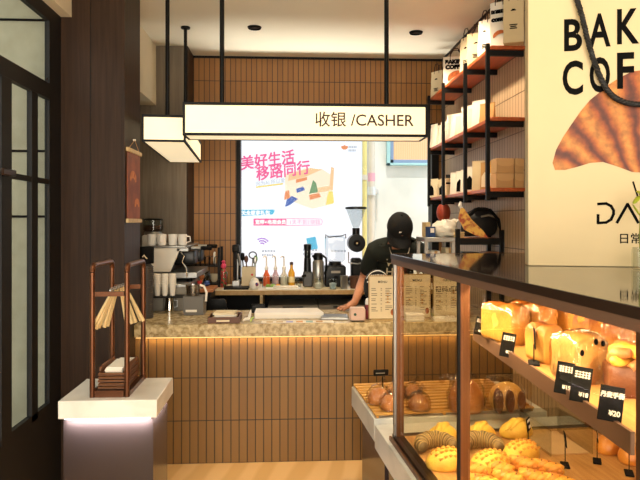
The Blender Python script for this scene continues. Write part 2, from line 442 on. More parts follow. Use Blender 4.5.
# --- yard behind: pale wall with window and pipes, lit poster box
YW = 7.2
o = box(BM(), -4.0, 5.0, YW, YW + 0.2, -0.2, 4.2); struct('wall_yard', o, M_yard)
o = box(BM(), -4.0, 5.0, YB + 0.2, YW, -0.2, -0.02); struct('floor_yard', o, mat('yard_concrete', 'b5b3ab', 0.9))
wx0 = xY(386.5, YW - 0.03); wz0 = atY(400, 165.5, YW - 0.03).z
o = BM()
for a, b, c2, d2 in ((wx0, wx0 + 0.045, wz0, 3.0), (wx0, wx0 + 1.2, wz0, wz0 + 0.03), (wx0 + 1.155, wx0 + 1.2, wz0, 3.0), (wx0, wx0 + 1.2, 2.96, 3.0)):
    box(o, a, b, YW - 0.05, YW - 0.001, c2, d2, 0.004)
w3 = struct('window_3', o, mat('turquoise_paint', '9ec9cc', 0.5))
o = BM()
for a, b, c2, d2 in ((wx0 + 0.045, wx0 + 0.085, wz0 + 0.03, 2.96), (wx0 + 0.045, wx0 + 1.155, wz0 + 0.03, wz0 + 0.07)):
    box(o, a, b, YW - 0.04, YW, c2, d2, 0.003)
struct('window_sash', o, mat('grey_blue_sash', '7f96b4', 0.4), w3)
o = box(BM(), wx0 + 0.085, wx0 + 1.155, YW - 0.02, YW, wz0 + 0.07, 2.96)
struct('window_blind', o, wave_mat('peach_blind', 'e2b285', 'e9bd92', 12, 'X', 0.8, 0.5), w3)
M_pipe = mat('pale_yellow_pipe', 'd9cd86', 0.5); M_pipe2 = mat('grey_white_pipe', 'cfc8ba', 0.5)
xp = xY(364.5, 7.0); t = thing('drain_pipe', 'pale yellow drain pipe running down the yard wall outside the window', 'pipe', (xp, 7.0, -0.02))
build('pipe', cyl(BM(), (0, 0, 0), (0, 0, 3.6), 0.03), M_pipe, t)
for z in (1.0, 2.0): build('coupling', cyl(BM(), (0, 0, z), (0, 0, z + 0.06), 0.036), M_pipe2, t)
xp = xY(371.5, 7.09); t = thing('downpipe', 'grey white downpipe with a wall bracket and pink sticker', 'pipe', (xp, 7.09, -0.02))
build('pipe', cyl(BM(), (0, 0, 0), (0, 0, 3.6), 0.042), M_pipe2, t)
bm = BM(); zb = atY(371, 189, 7.0).z; cyl(bm, (0, 0, zb - 0.05), (0, 0, zb + 0.05), 0.055); box(bm, -0.015, 0.09, 0.0, 0.099, zb - 0.03, zb + 0.03, 0.004)
build('bracket', bm, mat('galvanised_bracket', 'd3d6d6', 0.4, 0.4), t)
bm = BM(); zb = atY(371, 175, 7.0).z; lathe(bm, [(0.0435, zb - 0.05), (0.0435, zb + 0.05)], seg=20, cap=False); build('sticker', bm, mat('pink_sticker', 'd9a3b4', 0.6), t)

# ------------------------------------------------------------------ lit poster box outside
PX0, PX1, PY = xY(226, 6.3), xY(362.5, 6.3), 6.3
ph = 2.05; pz = 0.55; pw = PX1 - PX0
t = thing('poster_lightbox', 'glowing white advertising light box with pink chinese headline outside the back window', 'light box', (PX0, PY, -0.02))
build('cabinet', box(BM(), 0, pw, 0.004, 0.14, pz, pz + ph, 0.006), mat('silver_box_edge', 'b9bcc0', 0.4, 0.5), t)
PF = build('lit_face', box(BM(), 0.008, pw - 0.008, -0.004, 0.004, pz + 0.01, pz + ph - 0.01), None, t)
for x in (0.1, pw - 0.16): build('leg', box(BM(), x, x + 0.06, 0.02, 0.12, 0, pz), M_steel, t)
PF.data.materials.clear()
def pp(px, py): q = atY(px, py, PY); return (q.x - PX0, q.z + 0.02)
def litm(n, c, s=0.75):
    m = mat(n, c, 0.6, emit=s * 1.05); m.node_tree.nodes['Principled BSDF'].inputs['Base Color'].links[0].to_socket
    for l in list(m.node_tree.links):
        if l.to_socket.name == 'Base Color': m.node_tree.links.remove(l)
    col = hexc(c); m.node_tree.nodes['Principled BSDF'].inputs['Base Color'].default_value = (col[0] * 0.22, col[1] * 0.22, col[2] * 0.22, 1)
    return m
PF.data.materials.append(litm('lit_white_face', 'e9f0fa', 0.98)); L_pink = litm('lit_pink_print', 'f0629e', 0.8); L_blue = litm('lit_blue_print', '57bfe8', 0.8); L_white = litm('lit_white_print', 'fbfdff', 0.85)
L_peach = litm('lit_peach_print', 'f6cfa0', 0.8); L_grey = litm('lit_grey_print', 'b8c4d4', 0.75); L_yel = litm('lit_yellow_print', 'f4e27a', 0.8)
L_orange = litm('lit_orange_print', 'ee9a6a', 0.75); L_green = litm('lit_green_print', '7aa67a', 0.7); L_navy = litm('lit_navy_print', '4a6fc0', 0.75); L_cream = litm('lit_cream_print', 'fbeed6', 0.82)
def ptext(s, px, py, size, m, rz=0.0, off=0.0, shear=0.0, sx=1.0, dy=-0.012, name='lettering', bold=0.0):
    x, z = pp(px, py); return text(name, s, size, m, t, (x, dy, z), (PI / 2, -rz, 0), 0.0004, off, shear, sx, bold=bold)
ptext('美好生活', 240.5, 169.5, 0.155, L_pink, R(8), 0.0, 0.12, 0.92, bold=0.006)
ptext('移路同行', 256, 180, 0.155, L_pink, R(8), 0.0, 0.12, 0.92, bold=0.006)
ptext('因为AI 所以爱', 256, 186, 0.05, L_grey, R(8), 0.0)
def pquad(name, pts, m, dy=-0.0055, th=0.001):
    bm = BM(); prismY(bm, [pp(*p) for p in pts], dy - th, dy); return build(name, bm, m, t, smooth=False)
pquad('underline', [(256, 188), (283, 184.5), (283, 183), (256, 186.5)], L_yel, -0.005)
pquad('banner', [(232, 216.5), (273, 214.5), (275, 210), (273, 209.5), (232, 210)], L_blue)
ptext('天全家享礼包', 241, 215, 0.05, L_white, R(1), 0.0, bold=0.004, dy=-0.009)
pquad('banner', [(253.5, 225.5), (286.5, 225.5), (286.5, 218.5), (253.5, 218.5)], L_pink)
bm = BM()
pts = [pp(286.5, 225.5), pp(321, 225), pp(322.5, 222), pp(321, 218.8), pp(286.5, 218.5)]
tube(bm, [(p[0], -0.006, p[1]) for p in pts], 0.003, 4); build('banner_outline', bm, L_pink, t)
ptext('宽带+电视会员', 255, 224, 0.049, L_white, 0, 0.0, bold=0.004, dy=-0.009)
ptext('1天不到1块钱', 289, 224, 0.055, L_pink, 0, 0.0, dy=-0.009)
# little isometric picture of a living room
pquad('picture', [(285, 199), (312, 209), (333, 204), (333, 176), (322, 169), (306, 168), (285, 174)], L_cream, -0.005)
pquad('picture', [(288, 181), (305, 177), (322, 169.5), (310, 168), (289, 174.5)], L_peach, -0.0058)
pquad('picture', [(316, 193), (333, 190), (334, 168), (331, 167), (329.5, 186), (316, 188)], L_peach, -0.0058)
pquad('picture', [(296, 183), (307, 180), (307, 177), (296, 179.5)], L_orange, -0.0066)
pquad('picture', [(297, 193), (305, 190), (303, 186.5), (296, 189)], L_navy, -0.0066)
pquad('picture', [(285, 207), (290, 205), (298, 199), (292, 196), (287, 199)], L_navy, -0.0066)
pquad('picture', [(284, 200), (290, 198), (289, 190), (285, 192)], L_orange, -0.007)
pquad('picture', [(309, 194), (318, 192), (316, 183), (313, 180), (311, 187)], L_green, -0.0066)
pquad('picture', [(310, 200), (321, 197), (319, 193), (309, 195)], L_orange, -0.007)
pquad('picture', [(326, 205), (334, 203), (333, 192), (329, 191), (327, 197)], L_yel, -0.0066)
# flower logo and fine print, wifi mark
bm = BM(); c = pp(344.5, 148.5)
for k in range(3):
    a = R(90 + (k - 1) * 50); ell(bm, (c[0] + math.cos(a) * 0.02, -0.006, c[1] + math.sin(a) * 0.012), (0.017, 0.002, 0.024), 10, 6, Matrix.Rotation(-(a - PI / 2), 3, 'Y'))
build('logo', bm, L_orange, t)
bm = BM()
for (x0, x1, y) in ((348.5, 357, 147), (348.5, 356, 150.5), (303, 318, 250), (303, 316, 254), (331, 347, 251), (262, 276, 251), (262, 274, 255)):
    k = 5
    for i in range(k):
        a = pp(x0 + (x1 - x0) * i / k, y); b = pp(x0 + (x1 - x0) * (i + 0.7) / k, y)
        box(bm, a[0], b[0], -0.0062, -0.005, a[1] - 0.011, a[1] + 0.011)
build('fine_print', bm, L_grey, t)
bm = BM(); c = pp(262, 246)
for r_ in (0.03, 0.055, 0.08):
    tube(bm, [(c[0] + r_ * math.cos(R(a)), -0.006, c[1] + r_ * math.sin(R(a))) for a in range(35, 140, 15)], 0.007, 5)
build('wifi_mark', bm, litm('lit_violet_print', 'b07ae0', 0.75), t)
bm = BM(); c = pp(312, 243); box(bm, c[0] - 0.05, c[0] + 0.05, -0.0062, -0.005, c[1] - 0.07, c[1] + 0.06, M=Matrix.Translation((c[0], 0, c[1])) @ Matrix.Rotation(R(-12), 4, 'Y') @ Matrix.Translation((-c[0], 0, -c[1])))
build('picture', bm, L_blue, t)

# ------------------------------------------------------------------ hanging sign boxes
SY = 3.3
sx0, sx1 = xY(182.5, SY), xY(428, SY)
sz0, sz1 = atY(300, 136.0, SY).z, atY(300, 103.0, SY).z
dep = 0.20
t = thing('hanging_sign', 'long black framed cream light box sign hanging on black rods over the till', 'sign', (sx0, SY, sz0))
W_ = sx1 - sx0; H_ = sz1 - sz0; fr_ = 0.014
bm = BM()
for y0 in (0, dep - fr_):
    box(bm, 0, W_, y0, y0 + fr_, 0, fr_); box(bm, 0, W_, y0, y0 + fr_, H_ - fr_, H_)
    box(bm, 0, fr_, y0, y0 + fr_, fr_, H_ - fr_); box(bm, W_ - fr_, W_, y0, y0 + fr_, fr_, H_ - fr_)
for x0 in (0, W_ - fr_):
    box(bm, x0, x0 + fr_, fr_, dep - fr_, 0, fr_); box(bm, x0, x0 + fr_, fr_, dep - fr_, H_ - fr_, H_)
box(bm, fr_, W_ - fr_, fr_, dep - fr_, H_ - fr_, H_)
build('frame', bm, M_black, t, smooth=False)
build('diffuser', box(BM(), fr_ * 0.5, W_ - fr_ * 0.5, 0.003, dep - 0.003, 0.003, H_ - 0.016), M_lit, t)
q = atY(314.5, 124.0, SY)
text('lettering', '收银 /CASHER', 0.0885, M_inkbr, t, (q.x - sx0, 0.0022, q.z - sz0 - 0.006), (PI / 2, 0, 0), 0.0004, 0.0008, sx=1.0)
for px in (222, 386.5):
    bm = BM(); x = xY(px, SY + 0.1) - sx0; cyl(bm, (x, 0.1, H_), (x, 0.1, ZC - sz0 - 0.001), 0.013, seg=10)
    cyl(bm, (x, 0.1, ZC - sz0 - 0.012), (x, 0.1, ZC - sz0 - 0.001), 0.035)
    build('rod', bm, M_black, t)

AY = 3.68; ax0 = xY(141.5, AY); ax1 = ax0 + 0.262; aL = 1.32
az0, az1 = atY(160, 141.5, AY).z, atY(160, 114.3, AY).z
t = thing('hanging_sign', 'short end of the hanging light box, pointing away behind the long sign', 'sign', (ax0, AY, az0), R(4.0))
W_ = ax1 - ax0; H_ = az1 - az0; fr_ = 0.013
bm = BM()
for y0 in (0, aL - fr_):
    box(bm, 0, W_, y0, y0 + fr_, 0, fr_); box(bm, 0, W_, y0, y0 + fr_, H_ - fr_, H_)
    box(bm, 0, fr_, y0, y0 + fr_, fr_, H_ - fr_); box(bm, W_ - fr_, W_, y0, y0 + fr_, fr_, H_ - fr_)
for x0 in (0, W_ - fr_):
    box(bm, x0, x0 + fr_, fr_, aL - fr_, 0, fr_); box(bm, x0, x0 + fr_, fr_, aL - fr_, H_ - fr_, H_)
box(bm, fr_, W_ - fr_, fr_, aL - fr_, H_ - fr_, H_)
build('frame', bm, M_black, t, smooth=False)
build('diffuser', box(BM(), fr_ * 0.5, W_ - fr_ * 0.5, 0.003, aL - 0.003, 0.003, H_ - 0.016), M_lit, t)
def aloc(v): return Matrix.Rotation(-R(4.0), 3, 'Z') @ (v - Vector((ax0, AY, az0)))
for q in (atY(167.5, 60, AY + 0.14), atZ(185.5, 27, ZC)):
    v = aloc(q); x, y = v.x, v.y; bm = BM()
    cyl(bm, (x, y, H_), (x, y, ZC - az0 - 0.001), 0.013, seg=10); cyl(bm, (x, y, ZC - az0 - 0.012), (x, y, ZC - az0 - 0.001), 0.036)
    build('rod', bm, M_black, t)

for (px, py), lb in (((254.5, 27), 'small black recessed ceiling downlight left of centre above the bar'), ((416, 32), 'small black recessed ceiling downlight nearer the wall shelves')):
    q = atZ(px, py, ZC); t = thing('downlight', lb, 'ceiling light', (q.x, q.y, ZC), group='ceiling downlights')
    build('ring', lathe(BM(), [(0.05, -0.012), (0.055, -0.001), (0.045, 0.0), (0.034, -0.001), (0.034, -0.012)], seg=20, cap=False), M_black, t)
    build('lens', lathe(BM(), [(0.034, -0.008), (0.034, -0.001)], seg=20), M_blackgl, t)

# ------------------------------------------------------------------ front counter
CT = 0.868
t = thing('service_counter', 'tiled service counter with a golden granite top and lit underside', 'counter', (0, 0, 0))
build('counter_body', box(BM(), XP, XR - 0.002, 3.745, 4.20, 0, 0.788), M_brickC, t)
build('worktop', box(BM(), XP + 0.001, XR - 0.002, 3.70, 4.28, 0.790, CT, 0.004), M_granite, t)
build('light_channel', box(BM(), XP + 0.01, XR - 0.05, 3.715, 3.729, 0.7835, 0.7899), mat('led_channel_diffuser', 'ffe2a8', 0.5, emit=1.3, emit_col='ffca78'), t)

# ------------------------------------------------------------------ back bar
BT = 0.93; BX0 = xY(209, 4.95)
t = thing('back_counter', 'dark back bar with a wooden edged worktop and open shelves under the window', 'counter', (0, 0, 0))
build('worktop', box(BM(), BX0, XR - 0.002, 4.95, 5.465, BT - 0.035, BT, 0.003), mat('pale_worktop', 'd8c8a6', 0.3), t)
build('worktop_return', box(BM(), xY(189, 5.25) - 0.01, BX0 - 0.0005, 5.196, 5.465, BT - 0.035, BT, 0.003), bpy.data.materials['pale_worktop'], t)
build('edge_strip', box(BM(), BX0, XR - 0.002, 4.945, 4.9499, BT - 0.037, BT - 0.002), mat('gold_wood_edge', 'a8854e', 0.4, scale=30, col2='b99863'), t)
bm = BM(); box(bm, BX0 + 0.02, XR - 0.01, 5.42, 5.46, 0, BT - 0.036); box(bm, BX0 + 0.02, XR - 0.01, 4.97, 5.42, 0.0, 0.06)
for px in (209, 420): 
    x = xY(px, 4.97) + 0.02; box(bm, x, x + 0.02, 4.97, 5.42, 0.06, BT - 0.036)
build('carcass', bm, M_black, t)
x = xY(260, 4.96); build('upright', box(BM(), x, x + 0.022, 4.955, 5.42, 0.06, BT - 0.036), M_lightwood, t)
xa = xY(268, 4.97)
for i, (z0, z1) in enumerate(((0.74, 0.80), (0.60, 0.73), (0.42, 0.59), (0.08, 0.41))):
    for k in range(3):
        x0 = xa + k * 0.42; o = build('drawer', box(BM(), x0, x0 + 0.41, 4.975, 5.40, z0, z1, 0.003), M_dsteel, t)
        build('handle', box(BM(), x0 + 0.12, x0 + 0.29, 4.962, 4.975, z1 - 0.018, z1 - 0.008, 0.002), M_black, o)

# ------------------------------------------------------------------ coffee side: steel cabinet along the left wall
SX1 = xY(186, 4.32); ST = 1.05
t = thing('steel_cabinet', 'grey steel cabinet behind the pillar that carries the coffee machine', 'cabinet', (0, 0, 0))
bm = BM(); hx0, hx1, hz = xY(163, 4.32), xY(178, 4.32), 0.965
# front sheet with an arched opening
x0 = -1.49
box(bm, x0, SX1, 4.34, 5.19, 0, ST - 0.02); 
n = 10; ar = [(hx0, 0.84)] + [((hx0 + hx1) / 2 - (hx1 - hx0) / 2 * math.cos(PI * i / n), hz - 0.03 + 0.04 * math.sin(PI * i / n)) for i in range(n + 1)] + [(hx1, 0.84)]
prismY(bm, [(x0, 0.0), (x0, ST - 0.02), (SX1, ST - 0.02), (SX1, 0.0), (hx1, 0.0)] + ar[::-1] + [(hx0, 0.0)], 4.32, 4.3399)
build('cabinet_body', bm, M_dsteel, t)
build('top_sheet', box(BM(), x0, SX1 + 0.012, 4.30, 5.19, ST - 0.02, ST, 0.003), M_steel, t)
bm = BM(); box(bm, xY(141, 4.1), xY(183, 4.1), 4.18, 4.2995, 0.9695, 0.9795, 0.002); build('front_shelf', bm, M_black, t)

q = atY(170.5, 318, 4.29); 
t = thing('milk_pitcher', 'small shiny steel milk pitcher in front of the grey steel cabinet', 'pitcher', (q.x, 4.255, CT))
build('body', lathe(BM(), [(0.03, 0), (0.034, 0.004), (0.034, 0.03), (0.028, 0.075), (0.031, 0.095), (0.029, 0.094), (0.026, 0.075), (0.03, 0.02), (0.002, 0.015)], seg=20), mat('polished_steel', 'd8d6d0', 0.12, 1.0), t)
build('handle', tube(BM(), [(0.03, 0, 0.08), (0.055, 0, 0.075), (0.055, 0, 0.035), (0.033, 0, 0.025)], 0.004, 6), M_steel, t)

# espresso machine, seen from its side, working side facing right
ex0, ex1 = xY(146, 4.5), xY(181, 4.5); 
t = thing('espresso_machine', 'white and black espresso machine seen from its side, cups on top', 'coffee machine', (ex0, 4.47, ST))
L_ = ex1 - ex0; D_ = 0.66
m_w = mat('pearl_white_panel', 'e9e2d4', 0.3)
for y0, y1 in ((0.0, 0.03), (D_ - 0.03, D_)):
    build('side_panel', prismY(BM(), [(0.03, 0.075), (L_ - 0.075, 0.075), (L_ - 0.02, 0.20), (L_ + 0.0, 0.252), (0.02, 0.246)], y0, y1), m_w, t)
build('body', box(BM(), 0.04, L_ - 0.08, 0.031, D_ - 0.031, 0.07, 0.235, 0.006), M_blackgl, t)
build('cup_tray', box(BM(), 0.0, L_ + 0.04, 0.0, D_, 0.2525, 0.266, 0.003), M_steel, t)
build('drip_tray', box(BM(), 0.03, L_ + 0.12, 0.02, D_ - 0.02, 0.025, 0.068, 0.004), M_steel, t)
for x in (0.05, L_ + 0.06):
    for y in (0.06, D_ - 0.06): build('foot', cyl(BM(), (x, y, 0), (x, y, 0.0245), 0.02), M_rubber, t)
build('group_head', box(BM(), L_ - 0.07, L_ + 0.10, 0.05, 0.21, 0.12, 0.235, 0.02, seg=2), M_blackgl, t)
build('group_head', box(BM(), L_ - 0.07, L_ + 0.10, 0.40, 0.56, 0.12, 0.235, 0.02, seg=2), M_blackgl, t)
for y in (0.13, 0.48):
    o = build('portafilter', cyl(BM(), (L_ + 0.06, y, 0.245), (L_ + 0.13, y, 0.245), 0.014), M_steel, t)
    build('handle', tube(BM(), [(L_ + 0.13, y, 0.245), (L_ + 0.15, y, 0.245), (L_ + 0.21, y, 0.243), (L_ + 0.215, y, 0.243)], [0.012, 0.016, 0.016, 0.01], 10), M_rubber, o)
build('steam_wand', tube(BM(), [(L_ + 0.0, 0.015, 0.22), (L_ + 0.03, -0.01, 0.19), (L_ + 0.015, -0.015, 0.15), (L_ + 0.045, -0.015, 0.10), (L_ + 0.05, -0.015, 0.04)], 0.006, 8), mat('polished_chrome', 'd9d4c8', 0.1, 1.0), t)
build('gauge_panel', box(BM(), L_ - 0.03, L_ + 0.06, 0.0, 0.03, 0.225, 0.251, 0.004), M_steel, t)

# white mugs on top of the machine
mp = thing('coffee_mug', 'leftmost white mug on top of the espresso machine', 'mug', (ex0 + 0.03, 4.55, ST + 0.266), group='mugs on the coffee machine')
build('cup', lathe(BM(), [(0.024, 0), (0.03, 0.004), (0.034, 0.085), (0.031, 0.085), (0.027, 0.01), (0.002, 0.008)], seg=18), M_white, mp)
build('handle', tube(BM(), [(0.031, 0, 0.07), (0.056, 0, 0.066), (0.058, 0, 0.03), (0.029, 0, 0.022)], 0.005, 6), M_white, mp)
for i, (dx, dy, rz, lb) in enumerate(((0.112, 0.075, -90, 'white mug second from the left on the coffee machine'), (0.188, 0.10, 90, 'white mug third from the left on the coffee machine'),
                           (0.262, 0.085, 15, 'white mug at the right end of the machine top, handle showing'), (0.06, 0.25, 60, 'white mug in the back row on the coffee machine'))):
    dup(mp, (ex0 + dx - 0.005, 4.47 + dy, ST + 0.266), R(rz), lb)

# grinder behind the pillar edge
gx = xY(149, 4.62) - 0.015
t = thing('coffee_grinder', 'white coffee grinder with a clear bean hopper beside the pillar', 'grinder', (gx - 0.02, 5.05 - 0.14, ST))
t.location = (xY(149.5, 4.95), 4.98 + 0.1, ST)
s = 5.08 / 4.6
build('body', box(BM(), -0.075, 0.075, -0.085, 0.085, 0.0, 0.335, 0.012), M_white, t)
build('collar', lathe(BM(), [(0.07, 0.3352), (0.075, 0.345), (0.07, 0.36)], seg=20), M_steel, t)
build('hopper', lathe(BM(), [(0.062, 0.3605), (0.08, 0.38), (0.08, 0.455), (0.078, 0.455), (0.078, 0.38), (0.06, 0.362)], seg=24, cap=False), M_acryl, t)
build('beans', lathe(BM(), [(0.058, 0.362), (0.076, 0.382), (0.076, 0.41), (0.03, 0.415)], seg=20), mat('coffee_beans', '3a2214', 0.5, col2='5a3620', scale=80, bump=0.6), t)
build('lid', lathe(BM(), [(0.082, 0.4555), (0.084, 0.462), (0.07, 0.47)], seg=24), M_blackgl, t)

# paper cup stacks on the ledge below the machine
cp = thing('paper_cup_stack', 'leftmost stack of white paper cups on the ledge below the coffee machine', 'paper cups', (xY(150, 4.24), 4.24, 0.9797), group='paper cup stacks under the coffee machine')
def cupstack(n, r0=0.0165, r1=0.0235, h=0.085, st=0.012):
    pr = [(r0, 0), (r1 * 0.96, h - 0.004)]
    for i in range(n): pr += [(r1 * 1.06, h - 0.003 + i * st), (r1 * 1.06, h + i * st + 0.001), (r1 * 0.97, h + i * st + 0.003)]
    pr += [(r1 * 0.9, h + n * st - 0.005), (r0, 0.05 + n * st)]
    return lathe(BM(), pr, seg=18)
build('cups', cupstack(6), M_paper, cp)
for i, (px, lb) in enumerate(((157.5, 'second stack of white paper cups on the ledge below the coffee machine'), (165, 'third stack of white paper cups on the ledge below the coffee machine'), (172.5, 'rightmost stack of white paper cups on the ledge below the coffee machine'))):
    dup(cp, (xY(px, 4.24), 4.24, 0.9797), i * 0.4, lb)
bx = xY(145.5, 3.95)
t = thing('cup_lid_dispenser', 'tall stack of dark cup lids with a black label beside the pillar', 'lid stack', (bx, 3.97, CT))
pr = [(0.043, 0)]
for i in range(26): pr += [(0.046, 0.006 + i * 0.013), (0.046, 0.011 + i * 0.013), (0.042, 0.013 + i * 0.013)]
pr += [(0.03, 0.352)]
build('lids', lathe(BM(), pr, seg=22), mat('dark_grey_lids', '4a443f', 0.5), t)
build('sleeve', lathe(BM(), [(0.048, 0.355), (0.05, 0.46), (0.047, 0.465), (0.02, 0.465)], seg=22), M_rubber, t)
bm = BM(); tube(bm, [(-0.012 + 0.01 * i, -0.0505, 0.40 + 0.012 * math.sin(i * 1.7)) for i in range(4)], 0.004, 5); build('emblem', bm, M_cream, t)

q = atY(193.5, 308, 4.12)
t = thing('knock_box', 'grey plastic bin holding a clear jug with a white handle on the counter', 'bin', (q.x, 4.12, CT))
build('bin', prism(BM(), [(-0.062, -0.05), (0.072, -0.05), (0.078, 0.06), (-0.068, 0.06)], 0, 0.125), mat('grey_bin_plastic', '6c675f', 0.5), t)
build('label_plate', box(BM(), -0.045, 0.03, -0.053, -0.0502, 0.02, 0.036, 0.001), M_paper, t)
t = thing('clear_jug', 'clear plastic jug with a pale handle standing on the grey bin', 'jug', (q.x - 0.005, 4.125, CT + 0.1252))
build('jug', lathe(BM(), [(0.035, 0), (0.045, 0.004), (0.052, 0.075), (0.05, 0.075), (0.043, 0.008), (0.002, 0.006)], seg=18), clear_mat('milky_plastic', 'd8d2c6', 1.5, 0.2, 0.18), t)
build('handle', tube(BM(), [(0.045, 0, 0.07), (0.075, 0, 0.062), (0.092, 0, 0.02), (0.088, -0.01, -0.04)], 0.008, 8), M_paper, t)

# scroll picture on the pillar side
t = thing('hanging_scroll', 'small brown croissant picture on wooden scroll bars hung on the pillar side', 'picture', (XP + 0.001, 3.69, 1.49))
sc0, sc1 = 3.52, 3.84
y0, y1 = sc0 - 3.69, sc1 - 3.69
build('picture', box(BM(), 0.004, 0.007, y0 + 0.01, y1 - 0.01, 0.02, 0.42), mat('brown_picture_print', '7a3d1c', 0.6, col2='a0552a', scale=7), t)
for z in (0.0, 0.415): build('scroll_bar', box(BM(), 0.0, 0.018, y0, y1, z, z + 0.024, 0.003), M_lightwood, t)
m_cp = mat('croissant_print_gold', 'd98a3a', 0.6, col2='b05a22', scale=30)
for (yc, zc, s) in ((-0.03, 0.28, 1.0), (0.06, 0.13, 0.8)):
    bm = BM(); o_ = [(0.075 * s * math.cos(R(a)), 0.062 * s * math.sin(R(a)) ** 0.9) for a in range(0, 181, 20)] + [(-0.05 * s, -0.006), (-0.02 * s, 0.016 * s), (0.02 * s, 0.016 * s), (0.05 * s, -0.006)]
    prismX(bm, [(yc + p[0], zc - 0.03 + p[1]) for p in o_], 0.0072, 0.0085)
    build('croissant_print', bm, m_cp, t)
build('hook', cyl(BM(), (0.0, 0, 0.50), (0.015, 0, 0.50), 0.006), M_paper, t)
build('string', tube(BM(), [(0.009, y0 + 0.04, 0.437), (0.009, 0, 0.50), (0.009, y1 - 0.04, 0.437)], 0.002, 5), M_kraft, t)

# ------------------------------------------------------------------ wall shelves on the right
SF = 1.209                                  # front edge
YS = [3.58, 4.04, 4.62, 5.10]
ZS = [2.535, 2.105, 1.678]                  # underside bar tops
t = thing('wall_shelf_unit', 'three tier wall shelf of red wood boards on black metal posts and brackets', 'shelf', (0, 0, 0))
for y in YS: build('post', box(BM(), SF - 0.011, SF + 0.011, y - 0.011, y + 0.011, 1.625, 2.575), M_black, t)
for z in ZS:
    build('shelf_board', box(BM(), SF + 0.0115, XR - 0.001, YS[0] - 0.03, YS[3] + 0.03, z, z + 0.022, 0.002), M_redwood, t)
    for y in YS: build('bracket', box(BM(), SF + 0.0112, XR - 0.001, y - 0.0105, y + 0.0105, z - 0.034, z - 0.0005), M_black, t)
ZT = [z + 0.0222 for z in ZS]
def sxy(px, X): return yX(px, X)            # depth of a shelf item whose middle shows at px

M_bagW = mat('white_bag_paper', 'e0d8c8', 0.75, scale=14); M_bagK = mat('beige_bag_paper', 'ccb78e', 0.75, scale=14); M_bagB = mat('brown_kraft_bag', 'b5894f', 0.75, scale=14)
M_crs = mat('croissant_print', 'c46a2c', 0.7, col2='8e4418', scale=40)
def paper_bag(w, d, h, handles=True):
    bm = BM(); n = 6; rows = []
    for k in range(n + 1):
        z = h * k / n; f = 1 - 0.32 * k / n; b = random.uniform(-0.003, 0.003) if 0 < k else 0
        rows.append([bm.verts.new(p) for p in ((-w / 2 + b, -d / 2 * f, z), (0, -d / 2 * f - 0.002, z), (w / 2 + b, -d / 2 * f, z), (w / 2 + b - 0.004, 0, z), (w / 2 + b, d / 2 * f, z), (0, d / 2 * f, z), (-w / 2 + b, d / 2 * f, z), (-w / 2 + b + 0.004, 0, z))])
    for k in range(n):
        for i in range(8): bm.faces.new((rows[k][i], rows[k][(i + 1) % 8], rows[k + 1][(i + 1) % 8], rows[k + 1][i]))
    bm.faces.new(rows[0][::-1])
    return bm
def croissant_shape(w, th=0.0012):
    """half moon print, centred, in x / z"""
    top = [(w * 0.5 * math.cos(R(a)), w * 0.42 * math.sin(R(a)) ** 0.9) for a in range(0, 181, 15)]
    bot = [(-w * 0.42 + w * 0.84 * i / 5, w * 0.10 * math.sin(PI * i / 5)) for i in range(6)]
    return prismY(BM(), top + bot, -th, 0)
def shelf_bag(label, px, w, h, m, kind, rz, X=1.315, group='paper carrier bags on the top shelf'):
    d = 0.07
    y = sxy(px, X); z = ZT[0]
    t = thing('paper_bag', label, 'paper bag', (X, y, z), R(rz), group)
    build('bag', paper_bag(w, d, h), m, t)
    for s in (-1, 1):
        yy = s * d / 2 * 0.66
        build('handle', tube(BM(), [(-w * 0.22, yy, h - 0.02), (-w * 0.21, yy, h + 0.03), (-w * 0.1, yy, h + 0.062), (w * 0.1, yy, h + 0.062), (w * 0.21, yy, h + 0.03), (w * 0.22, yy, h - 0.02)], 0.004, 6), M_inkbr, t)
    fy = lambda zz: -d / 2 * (1 - 0.32 * zz / h) - 0.004
    if kind == 'big':
        text('lettering', 'BAKERY', w * 0.225, M_inkb, t, (0, fy(h * .78), h * 0.76), (PI / 2 - 0.04, 0, 0), 0.0006, 0.004, sx=1.05, align='CENTER')
        text('lettering', 'COFFEE', w * 0.225, M_inkb, t, (0, fy(h * .6), h * 0.58), (PI / 2 - 0.04, 0, 0), 0.0006, 0.004, sx=1.05, align='CENTER')
        build('croissant_print', croissant_shape(w * 0.72), M_crs, t, loc=(w * 0.03, fy(h * .3), h * 0.26), rot=(-0.04, R(-20), 0))
    else:
        bm = BM()
        for k, (zz, ww) in enumerate(((0.72, 0.16), (0.70, 0.26), (0.38, 0.4), (0.34, 0.3), (0.30, 0.36))):
            box(bm, -w * ww / 2, w * ww / 2, fy(h * zz) - 0.001, fy(h * zz), h * zz, h * zz + 0.006)
        build('small_print', bm, M_inkb, t)
    return t
shelf_bag('cream paper bag at the far left end of the top shelf', 438.5, 0.12, 0.25, M_cream, 'small', -55)
shelf_bag('white BAKERY COFFEE bag with croissant at the far end of the top shelf', 455.5, 0.185, 0.23, M_bagW, 'big', -16)
shelf_bag('narrow cream bag on the top shelf just right of the far croissant bag', 468.5, 0.11, 0.28, M_cream, 'small', -60)
shelf_bag('tan paper bag with small print halfway along the top shelf', 477, 0.125, 0.245, M_bagK, 'small', -30)
shelf_bag('slim white bag on the top shelf left of the near croissant bag', 486.5, 0.09, 0.27, M_bagW, 'small', -45)
shelf_bag('brown kraft bag half hidden behind the near croissant bag, top shelf', 494.5, 0.085, 0.28, M_bagB, 'small', -50, X=1.385)
shelf_bag('white BAKERY COFFEE bag with croissant at the near end of the top shelf', 500, 0.105, 0.28, M_bagW, 'big', -32, X=1.30)
shelf_bag('pale tan bag at the right end of the top shelf beside the croissant bag', 513.5, 0.115, 0.27, M_bagK, 'small', -22, X=1.345)

